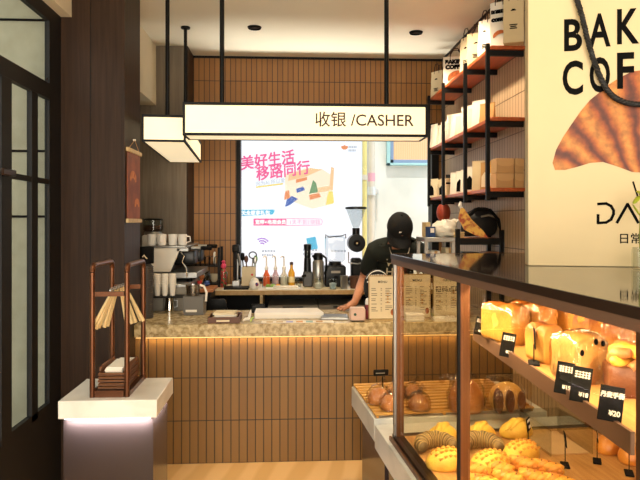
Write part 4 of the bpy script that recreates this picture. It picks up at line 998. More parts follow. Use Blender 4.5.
# utensil holder
px = onback(249, 5.22)
t = thing('utensil_holder', 'square beige ceramic utensil holder on the back bar', 'holder', px)
bm = BM(); s_ = 0.058
for a in ((-s_, s_, -s_, -s_ + 0.006), (-s_, s_, s_ - 0.006, s_), (-s_, -s_ + 0.006, -s_ + 0.006, s_ - 0.006), (s_ - 0.006, s_, -s_ + 0.006, s_ - 0.006)): box(bm, a[0], a[1], a[2], a[3], 0, 0.175)
box(bm, -s_ + 0.006, s_ - 0.006, -s_ + 0.006, s_ - 0.006, 0, 0.008)
build('pot', bm, mat('beige_ceramic', 'c9b893', 0.4), t, smooth=False)
build('spot_mark', cyl(BM(), (0.03, -s_ - 0.001, 0.11), (0.03, -s_ - 0.0002, 0.11), 0.01), M_red, t)
def utensil(label, dx, dy, lean, L, m, kind):
    u = thing('bar_utensil', label, 'utensil', (px[0] + dx, px[1] + dy, B0 + 0.0085), 0, 'utensils in the beige holder')
    top = (lean, 0, L); bm = BM(); tube(bm, [(0, 0, 0), (lean * 0.6, 0, L * 0.62), top], 0.006, 7); build('handle', bm, m, u)
    if kind == 'ring': build('head', tube(BM(), [(lean + 0.032 * math.cos(R(a)), 0, L + 0.03 + 0.028 * math.sin(R(a))) for a in range(0, 360, 20)], 0.005, 6, closed=True), M_black, u)
    elif kind == 'brush': build('head', lathe(BM(), [(0.01, 0), (0.018, 0.01), (0.016, 0.06), (0.006, 0.066)], (lean, 0, L + 0.0003), seg=10), m, u)
    else: build('head', ell(BM(), (lean, 0, L + 0.03), (0.018, 0.006, 0.032), 12, 8), m, u)
M_dwood = mat('dark_utensil_wood', '5c3620', 0.5)
utensil('dark brush in the beige utensil holder, far left', -0.035, 0.0, -0.02, 0.22, M_black, 'brush')
utensil('brown wooden spoon in the beige utensil holder', -0.01, 0.02, -0.015, 0.20, M_dwood, 'spoon')
utensil('ring headed strainer in the beige utensil holder', 0.02, 0.01, 0.012, 0.235, M_steel, 'ring')
utensil('steel spatula in the beige utensil holder, right', 0.04, -0.02, 0.012, 0.19, M_steel, 'spoon')
utensil('green handled scoop at the back of the utensil holder', 0.03, 0.035, 0.025, 0.20, mat('leaf_green_plastic', '86b95c', 0.5), 'spoon')
t = thing('sugar_jar', 'round white jar with a red and blue mark in front of the utensil holder', 'jar', onback(254.5, 5.02))
build('jar', lathe(BM(), [(0.028, 0), (0.042, 0.02), (0.044, 0.05), (0.032, 0.078)], seg=20), M_white, t); build('lid', lathe(BM(), [(0.031, 0.0782), (0.033, 0.084), (0.012, 0.098), (0.003, 0.1)], seg=18), M_paper, t)
build('mark', ell(BM(), (0.020, -0.037, 0.045), (0.016, 0.008, 0.016), 10, 6), mat('red_blue_mark', '2c3f7a', 0.5, col2='b53a3a', scale=60, ramp=(0.5, 0.52)), t)
# pump syrup bottles in a clear caddy
t = thing('syrup_caddy', 'clear plastic caddy with fruit slices holding the pump bottles', 'caddy', onback(275.5, 5.22))
bm = BM()
for a in ((-0.115, 0.115, -0.055, -0.051), (-0.115, 0.115, 0.051, 0.055), (-0.115, -0.111, -0.051, 0.051), (0.111, 0.115, -0.051, 0.051)): box(bm, a[0], a[1], a[2], a[3], 0, 0.10)
box(bm, -0.111, 0.111, -0.051, 0.051, 0, 0.004); build('tub', bm, M_acryl, t, smooth=False)
cc = [mat('orange_syrup', 'e0602c', 0.3), mat('pale_purple_syrup', 'c9a9b6', 0.3), mat('pale_syrup', 'dcd4c2', 0.3)]
for i, (dpx, lb) in enumerate(((266.5, 'pump bottle with orange syrup, leftmost of three in the clear caddy'), (275.5, 'pump bottle with pale purple syrup, middle of three in the caddy'), (284, 'pump bottle with pale syrup, rightmost of three in the caddy'))):
    b = thing('pump_bottle', lb, 'bottle', (xY(dpx, 5.22), 5.22, B0 + 0.0045), 0, 'pump bottles in the caddy')
    build('bottle', lathe(BM(), [(0.026, 0), (0.03, 0.004), (0.03, 0.09), (0.013, 0.125), (0.013, 0.14)], seg=18), cc[i], b)
    build('collar', lathe(BM(), [(0.016, 0.1402), (0.017, 0.165), (0.009, 0.17)], seg=14), M_white, b)
    build('pump', tube(BM(), [(0, 0, 0.1702), (0, 0, 0.25), (-0.012, -0.02, 0.262), (-0.03, -0.04, 0.25)], [0.006, 0.006, 0.007, 0.004], 8), M_paper, b)
for i, (dx, m, lb) in enumerate(((-0.085, M_rubber, ''), (0, 0, ''))): pass
for dpx, m, lb in ((268, mat('lime_fruit', '7ea23c', 0.5), 'lime slices piled at the left in front of the syrup caddy'), (273, bpy.data.materials['leaf_green_plastic'], 'pale lime wedge in front of the syrup caddy'), (278, mat('orange_fruit', 'e8a23a', 0.5), 'orange slice in front of the syrup caddy')):
    f = thing('fruit_slice', lb, 'fruit', (xY(dpx, 5.10), 5.10, B0), 0, 'fruit pieces by the syrup caddy'); build('slice', ell(BM(), (0, 0, 0.018), (0.02, 0.02, 0.018), 12, 8, jit=0.06), m, f)
t = thing('juice_bottle', 'yellow juice bottle with dark cap right of the pump bottles', 'bottle', onback(291.5, 5.2))
build('bottle', lathe(BM(), [(0.026, 0), (0.029, 0.005), (0.029, 0.12), (0.012, 0.16), (0.012, 0.19)], seg=18), mat('amber_juice', 'e2a52e', 0.25), t); build('cap', lathe(BM(), [(0.015, 0.1902), (0.015, 0.212), (0.004, 0.216)], seg=14), M_inkbr, t)
build('label_band', lathe(BM(), [(0.0296, 0.04), (0.0296, 0.09)], seg=18, cap=False), mat('pale_yellow_label', 'efd9a0', 0.6), t)
t = thing('clear_tumbler', 'clear tumbler with pale blue rim right of the yellow bottle', 'glass', onback(298.5, 5.2)); build('tumbler', lathe(BM(), [(0.024, 0), (0.03, 0.08), (0.028, 0.08), (0.022, 0.004)], seg=16), M_acryl, t)
t = thing('juicer', 'tall slim black and grey juicer on the back bar', 'juicer', onback(307.5, 5.22))
build('base', box(BM(), -0.04, 0.045, -0.05, 0.05, 0, 0.13, 0.01), mat('graphite_plastic', '3c3a38', 0.35), t); build('column', cyl(BM(), (0.0, 0, 0.1302), (0.0, 0, 0.25), 0.034, 0.03), M_blackgl, t)
build('chute', lathe(BM(), [(0.024, 0.2502), (0.028, 0.262), (0.026, 0.315), (0.032, 0.32), (0.034, 0.365), (0.02, 0.37)], seg=18), M_blackgl, t); build('clear_band', lathe(BM(), [(0.0305, 0.27), (0.0305, 0.305)], seg=18, cap=False), M_acryl, t); build('spout', cyl(BM(), (-0.02, -0.05, 0.10), (-0.045, -0.075, 0.095), 0.012), M_blackgl, t)
t = thing('vacuum_flask', 'steel vacuum flask jug with black lid and handle on the back bar', 'flask', onback(318.2, 5.16))
build('body', lathe(BM(), [(0.045, 0), (0.049, 0.006), (0.049, 0.215), (0.038, 0.235)], seg=24), M_steel, t); build('lid', lathe(BM(), [(0.037, 0.2352), (0.042, 0.24), (0.042, 0.275), (0.03, 0.295), (0.005, 0.297)], seg=22), M_blackgl, t)
build('spout', tube(BM(), [(-0.03, 0, 0.26), (-0.052, 0, 0.27)], [0.016, 0.008], 8), M_blackgl, t); build('handle', tube(BM(), [(0.035, 0, 0.275), (0.068, 0, 0.25), (0.072, 0, 0.15), (0.048, 0, 0.11)], 0.009, 8), M_blackgl, t)
for px_, Y, lb in ((318.5, 5.02, 'small clear cup with ice in front of the steel flask'), (333, 5.0, 'small clear blue cup in front of the black blender')):
    t = thing('clear_cup', lb, 'cup', onback(px_, Y), 0, 'clear cups on the back bar'); build('cup', lathe(BM(), [(0.027, 0), (0.036, 0.085), (0.038, 0.088), (0.034, 0.086), (0.025, 0.004), (0.002, 0.003)], seg=18), M_acryl, t); build('ice', lathe(BM(), [(0.024, 0.005), (0.03, 0.05), (0.01, 0.055)], seg=14), mat('pale_ice' if px_ < 320 else 'pale_blue_ice', 'e2e0da' if px_ < 320 else 'b9cbd6', 0.3), t)
t = thing('blender', 'square black blender with a tall clear jug on the back bar', 'blender', onback(335, 5.24))
build('base', box(BM(), -0.095, 0.09, -0.08, 0.08, 0, 0.185, 0.015), M_blackgl, t); build('dial', cyl(BM(), (0, -0.095, 0.08), (0, -0.0802, 0.08), 0.02), M_rubber, t); build('name_plate', box(BM(), -0.04, 0.04, -0.0825, -0.0802, 0.12, 0.14), M_dsteel, t)
build('collar', lathe(BM(), [(0.06, 0.1852), (0.052, 0.215)], seg=18), M_blackgl, t)
bm = BM(); box(bm, -0.085, 0.085, -0.075, 0.075, 0.2155, 0.445, 0.02); build('jug', bm, clear_mat('blender_jug', 'f2f5f7', 1.4, 0.05, 0.05), t)
build('jug_rim', tube(BM(), [(-0.087, -0.077, 0.42), (-0.087, -0.077, 0.452), (-0.06, -0.077, 0.43), (0.05, -0.077, 0.44), (0.087, -0.077, 0.455), (0.087, -0.077, 0.42)], 0.005, 6), M_rubber, t)
t = thing('steel_cup', 'tapered grey steel cup between the blender and the grinder', 'cup', onback(344, 5.0)); build('cup', lathe(BM(), [(0.028, 0), (0.034, 0.11), (0.036, 0.113), (0.032, 0.111), (0.025, 0.004), (0.002, 0.004)], seg=20), M_steel, t)
t = thing('brown_cup', 'brown paper cup half hidden by the arm of the barista', 'cup', onback(354, 5.05)); build('cup', lathe(BM(), [(0.03, 0), (0.042, 0.10), (0.044, 0.104), (0.04, 0.102), (0.027, 0.004), (0.002, 0.004)], seg=20), mat('brown_cup_paper', '5d3a28', 0.6), t)
# tall grinder with conical hopper
t = thing('bean_grinder', 'tall black coffee grinder with clear conical hopper before the window', 'grinder', onback(356, 5.25))
zz = lambda py: atY(356, py, 5.25).z - BT
build('base', box(BM(), -0.06, 0.065, -0.09, 0.09, 0, 0.04, 0.008), M_blackgl, t); build('column', box(BM(), -0.045, 0.05, -0.02, 0.075, 0.0402, zz(258), 0.015), M_blackgl, t)
build('motor', prismY(BM(), [(0.075 * math.cos(R(a)), zz(243) + 0.078 * math.sin(R(a))) for a in range(0, 360, 15)], -0.07, 0.06), M_blackgl, t); build('dial', cyl(BM(), (0, -0.082, zz(243)), (0, -0.0702, zz(243)), 0.03), M_rubber, t); build('dial_pin', cyl(BM(), (0, -0.086, zz(243)), (0, -0.0822, zz(243)), 0.008), M_lightwood, t)
build('portafilter_fork', tube(BM(), [(-0.07, -0.04, zz(252)), (-0.075, -0.09, zz(262)), (0.0, -0.1, zz(263)), (0.07, -0.09, zz(262))], 0.006, 6), M_steel, t)
build('neck', cyl(BM(), (0, 0, zz(235)), (0, 0, zz(228)), 0.033), M_blackgl, t)
build('hopper', lathe(BM(), [(0.028, zz(227.8)), (0.088, zz(209.3)), (0.085, zz(209.3)), (0.025, zz(227.4))], seg=26, cap=False), clear_mat('hopper_plastic', 'f4f6f6', 1.45, 0.08, 0.06), t)
build('lid', lathe(BM(), [(0.094, zz(209.2)), (0.094, zz(207.2)), (0.05, zz(206.6))], seg=26), M_blackgl, t)
# flat trays at the window side
t = thing('flat_tray', 'long flat white tray on the back bar in front of the syrups', 'tray', (xY(285, 5.02), 5.03, B0), R(2)); build('tray', box(BM(), -0.16, 0.13, -0.06, 0.05, 0, 0.012, 0.003), M_white, t); build('cloth', box(BM(), -0.10, 0.11, -0.045, 0.04, 0.0122, 0.026, 0.004, M=Matrix.Rotation(R(-3), 4, 'Z')), M_paper, t)

# ------------------------------------------------------------------ left pedestal with tong rack
pA, pB, pC = atZ(58.8, 400.5, 0.75), atZ(156.3, 400.5, 0.75), atZ(172.5, 377.5, 0.75)
px0, px1, py0, py1 = pA.x, pB.x, (pA.y + pB.y) / 2, pC.y
t = thing('pedestal_table', 'white marble topped pedestal with mauve brown body glowing underneath its top', 'table', (0, 0, 0))
build('top_slab', box(BM(), px0, px1, py0, py1, 0.674, 0.75, 0.003), M_marble, t)
build('body', box(BM(), px0 + 0.012, px1 - 0.022, py0 + 0.03, py1 - 0.03, 0, 0.6735), M_plinth, t)
M_led = mat('white_led', 'eef2ff', 0.5, emit=4.0, emit_col='dfe6ff')
build('light_strip', box(BM(), px0 + 0.02, px1 - 0.03, py0 + 0.016, py0 + 0.024, 0.668, 0.6737), M_led, t)
build('side_light_strip', box(BM(), px1 - 0.018, px1 - 0.011, py0 + 0.05, py1 - 0.05, 0.668, 0.6737), M_led, t)
lamp('pedestal_led', 'AREA', ((px0 + px1) / 2, py0 + 0.015, 0.666), 6.0, COOL, rot=(0, 0, 0), size=px1 - px0 - 0.06, size_y=0.012)
lamp('pedestal_side_led', 'AREA', (px1 - 0.012, (py0 + py1) / 2, 0.666), 2.5, COOL, rot=(0, 0, R(90)), size=py1 - py0 - 0.08, size_y=0.01)

a_, b_ = atZ(92.6, 397, 0.75), atZ(126.8, 397, 0.75)
rx0, rx1, ry0 = a_.x, b_.x, (a_.y + b_.y) / 2
zt = atY(92.6, 265.5, ry0).z; ry1 = min(py1 - 0.02, yX(144.5, rx1))
t = thing('tong_rack', 'tall copper pipe rack for tongs standing on the white pedestal', 'rack', ((rx0 + rx1) / 2, ry0, 0.7505)); hw = (rx1 - rx0) / 2; L_ = ry1 - ry0; H_ = zt - 0.7505
for s in (-1, 1):
    x = s * hw
    for y in (0, L_): build('post', cyl(BM(), (x, y, 0), (x, y, H_ - 0.03), 0.0115, seg=12), M_copperpipe, t)
    build('top_rail', tube(BM(), [(x, 0, H_ - 0.0295), (x, 0.004, H_ - 0.012), (x, 0.018, H_ - 0.002), (x, 0.035, H_), (x, L_ - 0.035, H_), (x, L_ - 0.018, H_ - 0.002), (x, L_ - 0.004, H_ - 0.012), (x, L_, H_ - 0.0295)], [0.0125, 0.0125, 0.0122, 0.0115, 0.0115, 0.0122, 0.0125, 0.0125], 12), M_copperpipe, t)
    build('base_rail', box(BM(), x - 0.009, x + 0.009, 0.0125, L_ - 0.0125, 0.0, 0.02), M_copperpipe, t)
zb = atY(100, 293.5, ry0).z - 0.7505
build('hanging_bar', box(BM(), -hw + 0.012, hw - 0.012, -0.006, 0.006, zb - 0.012, zb + 0.008), M_copperpipe, t)
build('hanging_bar', box(BM(), -hw + 0.012, hw - 0.012, L_ - 0.006, L_ + 0.006, zb - 0.012, zb + 0.008), M_copperpipe, t)
build('front_base', box(BM(), -hw + 0.012, hw - 0.012, -0.008, 0.008, 0, 0.028), M_copperpipe, t)
build('tong_bar', cyl(BM(), (0, 0.0062, zb + 0.012), (0, L_ - 0.0062, zb + 0.012), 0.004, seg=8), M_steel, t)
rk = Vector(((rx0 + rx1) / 2, ry0, 0.7505))
lbs = ['nearest pale wooden tong hanging from the copper rack, swung left', 'second pale wooden tong on the copper rack', 'third pale wooden tong on the copper rack', 'fourth pale wooden tong on the copper rack, hanging straight', 'fifth pale wooden tong hanging on the copper rack', 'rearmost pale wooden tong on the copper rack, swung right']
M_tong = mat('pale_tong_wood', 'e2cb9a', 0.5, col2='d3b57e', scale=8, stretch=(1, 1, 0.2))
for i in range(6):
    y = 0.04 + i * (L_ - 0.08) / 5
    tt = thing('wooden_tongs', lbs[i], 'tongs', rk + Vector((0, y, zb + 0.006)), 0, 'wooden tongs on the copper rack')
    sp = (-0.085, -0.07, -0.045, 0.03, 0.06, 0.085)[i]; o2 = (0.014, 0.02, -0.02, 0.02, -0.02, -0.016)[i]
    for dx in (0, 1):
        ex = sp + dx * o2; ln = 0.165
        bm = BM(); tube(bm, [(0, dx * 0.008 - 0.004, 0), (ex * 0.45, dx * 0.012 - 0.006, -ln * 0.45), (ex, dx * 0.014 - 0.007, -ln)], [0.005, 0.007, 0.0085], 6)
        build('arm', bm, M_tong, tt)
    build('ring', tube(BM(), [(0.007 * math.cos(R(a)), 0, 0.006 + 0.009 * math.sin(R(a))) for a in range(0, 360, 30)], 0.0018, 5, closed=True), M_steel, tt)
# stacked trays
tz = 0.0
M_tray = wave_mat('dark_woven_tray', '5e3820', '8a5a36', 60, 'Z', 0.5, 1.0, bump=0.3)
M_traywood = mat('dark_tray_wood', '5e3a22', 0.45, col2='784c2e', scale=12, stretch=(1, 6, 6))
tb = ['bottom', 'second lowest', 'third lowest', 'fourth lowest', 'third highest', 'second highest', 'topmost']
for k in range(7):
    z0 = 0.7507 + 0.0005 + k * 0.0145
    lb = f'{tb[k]} dark brown serving tray in the stack under the copper rack' if k < 6 else 'topmost dark brown serving tray in the stack, lined with white paper'
    tr = thing('serving_tray', lb, 'tray', (rk.x + 0.002 + random.uniform(-.002, .002), rk.y + 0.012 + random.uniform(-.0, .004), z0), 0, 'serving trays under the copper rack')
    w2 = hw - 0.0165; L2 = L_ - 0.035
    bm = BM(); box(bm, -w2, w2, 0, L2, 0, 0.004); 
    build('floor', bm, M_traywood, tr)
    for (xa, xb, ya, yb, hh) in ((-w2, w2, 0, 0.006, 0.0098), (-w2, w2, L2 - 0.006, L2, 0.0098), (-w2, -w2 + 0.006, 0.0062, L2 - 0.0062, 0.0098), (w2 - 0.006, w2, 0.0062, L2 - 0.0062, 0.0098)):
        build('rim', box(BM(), xa, xb, ya, yb, 0.0042, hh, 0.002), M_tray, tr)
    if k == 6:
        for (xa, xb, ya, yb) in ((-w2, -w2 + 0.007, 0.02, L2 - 0.01), (w2 - 0.007, w2, 0.02, L2 - 0.01)):
            build('side_handle', prismX(BM(), [(ya, 0.014), (yb, 0.014), (yb - 0.01, 0.03), (ya + 0.05, 0.035), (ya + 0.005, 0.03)], xa, xb), M_tray, tr)
        pl = thing('tray_papers', 'white greaseproof papers lying on the topmost serving tray', 'papers', (tr.location.x, tr.location.y, z0 + 0.0045))
        for j in range(4):
            build('sheet', box(BM(), -w2 + 0.02, w2 - 0.02, 0.035 + j * 0.004, L2 - 0.02, j * 0.005, j * 0.005 + 0.0046, M=Matrix.Rotation(R((-2, 3, 1, -3)[j]), 4, 'Z')), M_paper, pl)

# ------------------------------------------------------------------ display case
TH = R(4.82)
P0 = Vector((0.4586, 2.579, 0)); CU = Vector((-math.sin(TH), math.cos(TH), 0)); CV = Vector((math.cos(TH), math.sin(TH), 0))
CW, CL = 0.92, 1.62; CTOP = 1.357; DZ = 0.578
def C(v, u, z): return P0 + CV * v + CU * u + Vector((0, 0, z))
dc = thing('display_case', 'glass bakery display case with bronze frame full of bread', 'display case', P0, TH)
M_casetop = mat('dark_glass_top', '2a2320', 0.06, scale=3, spec=0.9)
M_frame2 = mat('brown_bronze_trim', '6d503e', 0.4, 0.1, scale=10)
build('top_panel', box(BM(), -0.012, CW, -CL, 0.012, 1.337, CTOP, 0.002), M_casetop, dc)
build('top_trim', box(BM(), -0.0125, -0.0120, -CL, 0.0125, 1.336, CTOP - 0.001), M_bronze, dc)
bm = BM(); box(bm, -0.010, 0.03, -CL, 0.010, 1.314, 1.3368); box(bm, 0.03, CW - 0.03, -0.02, 0.010, 1.314, 1.3368); box(bm, 0.03, CW - 0.03, -CL, -CL + 0.03, 1.314, 1.3368); box(bm, CW - 0.03, CW, -CL, 0.01, 1.314, 1.3368)
build('top_frame', bm, M_frame2, dc, smooth=False)
build('top_edge', box(BM(), 0.0, CW, 0.0122, 0.0145, 1.352, 1.3575), M_copper, dc)
for (v, u) in ((0.0, -0.034), (0.0, -0.772), (0.0, -CL + 0.0), (CW - 0.034, -0.034), (CW - 0.034, -CL)):
    build('post', box(BM(), v + 0.004, v + 0.034, u, u + 0.034, 0.5765, 1.3138), M_copper, dc)
    if v == 0.0: build('post_trim', box(BM(), v - 0.004, v + 0.0038, u + (0.016 if u > -0.1 else 0.0), u + 0.036 if u > -0.1 else u + 0.012, 0.5765, 1.3138), M_steel if u > -0.1 else M_black, dc)
bm = BM(); box(bm, -0.006, 0.036, -CL, 0.008, 0.5505, 0.5763); box(bm, 0.036, CW, -0.034, 0.008, 0.5505, 0.5763); box(bm, CW - 0.034, CW, -CL, -0.034, 0.5505, 0.5763)
build('bottom_rail', bm, M_bronze, dc, smooth=False)
build('outer_rail', box(BM(), -0.02, -0.0102, -CL, 0.008, 0.5505, 0.567), M_copper, dc)
for (u0, u1) in ((-0.737, -0.035), (-CL + 0.035, -0.773)): build('front_glass', box(BM(), 0.012, 0.016, u0, u1, 0.577, 1.3135), M_cglass, dc)
build('end_glass', box(BM(), 0.035, CW - 0.035, -0.012, -0.008, 0.577, 1.3135), M_cglass, dc)
build('back_panel', box(BM(), CW - 0.02, CW - 0.012, -CL + 0.035, -0.035, 0.577, 1.3135), M_deck, dc)
build('deck_board', box(BM(), 0.037, CW - 0.035, -CL + 0.002, -0.0345, 0.5505, DZ - 0.0002), M_deck, dc)
M_gmarble = mat('grey_white_marble', 'c3c2bc', 0.3, col2='b2b2ac', scale=3, ramp=(0.45, 0.72), dist=1.6, detail=7)
build('base_slab', box(BM(), -0.038, CW + 0.02, -CL - 0.05, 0.205, 0.44, 0.55, 0.003), M_gmarble, dc)
build('body', box(BM(), 0.02, CW, -CL, 0.17, 0, 0.4395), M_plinth, dc)
build('under_light', box(BM(), 0.004, 0.011, -CL + 0.05, 0.16, 0.433, 0.4397), M_led, dc)
build('lamp_tube', box(BM(), 0.045, 0.058, -CL + 0.08, -0.08, 1.303, 1.3137), mat('warm_lamp_tube', 'ffd9a0', 0.5, emit=3.0, emit_col='ffca80'), dc)
c = C(0.052, -CL / 2, 1.301); lamp('case_lamp', 'AREA', c, 15, (1.0, 0.83, 0.55), target=C(0.30, -CL / 2, 0.6), size=0.02, size_y=1.4).rotation_euler
o = bpy.data.objects['case_lamp']; dirv = (C(0.30, 0, 0.6) - C(0.052, 0, 1.301)).normalized()
zax = -dirv; yax = CU.copy(); xax = yax.cross(zax).normalized(); yax = zax.cross(xax)
o.rotation_euler = Matrix((xax, yax, zax)).transposed().to_euler()
c = C(0.60, -CL / 2, 1.30); l2 = lamp('case_back_lamp', 'AREA', c, 13, (1.0, 0.83, 0.55), rot=(0, 0, TH), size=0.03, size_y=1.3)
c = C(0.0, -0.7, 0.43); lamp('case_led', 'AREA', c, 2.0, COOL, rot=(0, 0, TH), size=0.012, size_y=1.6)
# inner shelf
SHZ = 1.10
A1, A2 = Vector((0.693, 2.19)), Vector((0.651, 1.115))
t = thing('bread_shelf', 'oak bread shelf on metal uprights inside the display case', 'shelf', (0, 0, 0))
e1 = C(CW - 0.025, -0.33, 0); e2 = C(CW - 0.025, -CL + 0.08, 0)
A2b = A1 + (A2 - A1) * 1.02
build('board', prism(BM(), [(A1.x, A1.y), (A2b.x, A2b.y), (e2.x, e2.y), (e1.x, e1.y)], SHZ - 0.018, SHZ), M_deck, t)
d_ = (A2b - A1).normalized(); n_ = Vector((d_.y, -d_.x)) * -1
if n_.x > 0: n_ = -n_
lip = [A1, A2b, A2b + n_ * 0.008, A1 + n_ * 0.008]
build('front_rail', prism(BM(), [(p.x, p.y) for p in lip], SHZ - 0.040, SHZ + 0.004), M_frame2, t)
for p in ((e1.x - 0.03, e1.y - 0.27), (e2.x - 0.04, e2.y + 0.04)): build('upright', cyl(BM(), (p[0], p[1], DZ + 0.0005), (p[0], p[1], SHZ - 0.0185), 0.008, seg=10), M_black, t)

pm = (A1 + A2b) / 2
build('lamp_tube', cyl(BM(), (A1.x + 0.016, A1.y - 0.06, SHZ - 0.026), (A2b.x + 0.016, A2b.y + 0.06, SHZ - 0.026), 0.007, seg=8), bpy.data.materials['warm_lamp_tube'], t)  # added tube that goes with the fill lamp under this shelf
lamp('shelf_fill', 'AREA', (pm.x + 0.016, pm.y, SHZ - 0.036), 8, (1.0, 0.83, 0.55), rot=(0, R(-12), 0), size=0.015, size_y=0.9)  # added lamp, brightens the bread on the lower deck
# ------------------------------------------------------------------ bread
def bread_mat(name, c1, c2, scale=9, rough=0.5, bump=0.55, ramp=(0.38, 0.66)):
    return mat(name, c1, rough, col2=c2, scale=scale, detail=7, bump=bump, bscale=38, ramp=ramp)
B_gold = bread_mat('golden_crust', 'dfa03a', 'bf7422'); B_yel = bread_mat('yellow_crust', 'e6bb48', 'd49a32'); B_brown = bread_mat('brown_crust', 'ab6a34', 'c98c4e')
B_dark = bread_mat('dark_crust', '5d3218', '7c4824', bump=0.5); B_crumb = bread_mat('pale_crumb', 'e0b468', 'd19c4c', 14); B_tan = bread_mat('tan_crust', 'c28a48', 'a96f34', 10)
B_strip = bpy.data.materials.new('striped_ash_crust'); B_strip.use_nodes = True
def radial_stripes(m, n, c1, c2):
    nt = m.node_tree; N = nt.nodes; L = nt.links; b = N['Principled BSDF']; b.inputs['Roughness'].default_value = 0.55
    tc = N.new('ShaderNodeTexCoord'); sp = N.new('ShaderNodeSeparateXYZ'); L.new(tc.outputs['Object'], sp.inputs[0])
    at = N.new('ShaderNodeMath'); at.operation = 'ARCTAN2'; L.new(sp.outputs['Y'], at.inputs[0]); L.new(sp.outputs['X'], at.inputs[1])
    nz = N.new('ShaderNodeTexNoise'); nz.inputs['Scale'].default_value = 20; L.new(tc.outputs['Object'], nz.inputs['Vector'])
    ml = N.new('ShaderNodeMath'); ml.operation = 'MULTIPLY'; ml.inputs[1].default_value = n; L.new(at.outputs[0], ml.inputs[0])
    ad = N.new('ShaderNodeMath'); ad.operation = 'MULTIPLY_ADD'; ad.inputs[1].default_value = 1.5; L.new(nz.outputs['Fac'], ad.inputs[0]); L.new(ml.outputs[0], ad.inputs[2])
    sn = N.new('ShaderNodeMath'); sn.operation = 'SINE'; L.new(ad.outputs[0], sn.inputs[0])
    mr = N.new('ShaderNodeMapRange'); mr.inputs['From Min'].default_value = -1; L.new(sn.outputs[0], mr.inputs['Value'])
    cr = N.new('ShaderNodeValToRGB'); cr.color_ramp.elements[0].color = hexc(c1); cr.color_ramp.elements[1].color = hexc(c2); cr.color_ramp.elements[0].position = 0.25; cr.color_ramp.elements[1].position = 0.8
    L.new(mr.outputs[0], cr.inputs[0]); L.new(cr.outputs[0], b.inputs['Base Color'])
    bp = N.new('ShaderNodeBump'); bp.inputs['Strength'].default_value = 0.7; bp.inputs['Distance'].default_value = 0.006; L.new(mr.outputs[0], bp.inputs['Height']); L.new(bp.outputs[0], b.inputs['Normal'])
radial_stripes(B_strip, 30, '6b5430', 'b08d50')
def crust_mat(name, side, top, z0, z1):
    m = bread_mat(name, side, side); nt = m.node_tree; N = nt.nodes; L = nt.links; b = N['Principled BSDF']; cr = [n for n in N if n.type == 'VALTORGB'][0]; nz = [n for n in N if n.type == 'TEX_NOISE'][0]
    tc = [n for n in N if n.type == 'TEX_COORD'][0]; sp = N.new('ShaderNodeSeparateXYZ'); L.new(tc.outputs['Object'], sp.inputs[0])
    mr = N.new('ShaderNodeMapRange'); mr.inputs['From Min'].default_value = z0; mr.inputs['From Max'].default_value = z1; L.new(sp.outputs['Z'], mr.inputs['Value'])
    ad = N.new('ShaderNodeMath'); ad.operation = 'MULTIPLY_ADD'; ad.inputs[1].default_value = 0.9; L.new(nz.outputs['Fac'], ad.inputs[0]); L.new(mr.outputs[0], ad.inputs[2])
    cr.color_ramp.elements[0].position = 0.35; cr.color_ramp.elements[1].position = 1.0
    cr.color_ramp.elements[0].color = hexc(side); cr.color_ramp.elements[1].color = hexc(top); L.new(ad.outputs[0], cr.inputs[0])
    return m
B_tin = crust_mat('tin_loaf_crust', 'e6b556', 'b96a22', 0.03, 0.20); B_tin2 = crust_mat('brown_loaf_crust', 'd9a04c', '9a5522', 0.02, 0.17); B_tin3 = crust_mat('tan_loaf_crust', 'd2a566', 'a06a30', 0.04, 0.20)
from mathutils import noise as mnoise
def loaf(bm, w, d, h, humps=3, rough=0.0035):
    """tin loaf along y with a domed, humped top"""
    n = 26; k = 26; rings = []; sd = random.uniform(0, 50)
    for j in range(n + 1):
        y = -d / 2 + d * j / n; hump = 0.80 + 0.20 * abs(math.sin(PI * humps * (j / n))) ** 0.6
        e = 1.0 if 0 < j < n else 0.93
        ring = []
        for i in range(k):
            a = 2 * PI * i / k; ca, sa = math.cos(a), math.sin(a)
            sx_ = math.copysign(abs(ca) ** 0.42, ca) * w / 2 * e; 
            zz_ = math.copysign(abs(sa) ** (0.75 if sa > 0 else 0.25), sa)
            z = h * 0.5 + zz_ * h * 0.5 * (hump if zz_ > 0 else 1.0)
            if zz_ > 0: sx_ *= 1 + 0.05 * zz_
            q = Vector((sx_, y, max(0, z))); nn_ = mnoise.noise_vector(Vector((sx_ * 28 + sd, y * 28, z * 28))) * rough + mnoise.noise_vector(Vector((sx_ * 75, y * 75 + sd, z * 75))) * rough * 0.5
            q += nn_; q.z = max(0, q.z)
            ring.append(bm.verts.new(q))
        rings.append(ring)
    for j in range(n):
        for i in range(k): bm.faces.new((rings[j][i], rings[j][(i + 1) % k], rings[j + 1][(i + 1) % k], rings[j + 1][i]))
    bm.faces.new(rings[0][::-1]); bm.faces.new(rings[-1])
    return bm
S0 = SHZ + 0.0008
def shelf_loaf(label, px, py, w, d, h, m, rz, humps=2, topm=None, wrap=True, group='loaves on the upper shelf of the case', name='bread_loaf'):
    q = atZ(px, py, S0); t = thing(name, label, 'bread', (q.x, q.y, S0), R(rz), group)
    build('loaf', loaf(BM(), w, d, h, humps), m, t, ang=3)
    if topm: build('top_crust', ell(BM(), (0, 0, h * 0.80), (w * 0.53, d * 0.53, h * 0.25), 18, 10, jit=0.03), topm, t, ang=3)
    if wrap: build('wrapper', loaf(BM(), w * 1.05, d * 1.04, h * 1.03, humps), M_film, t, ang=3)
    return t
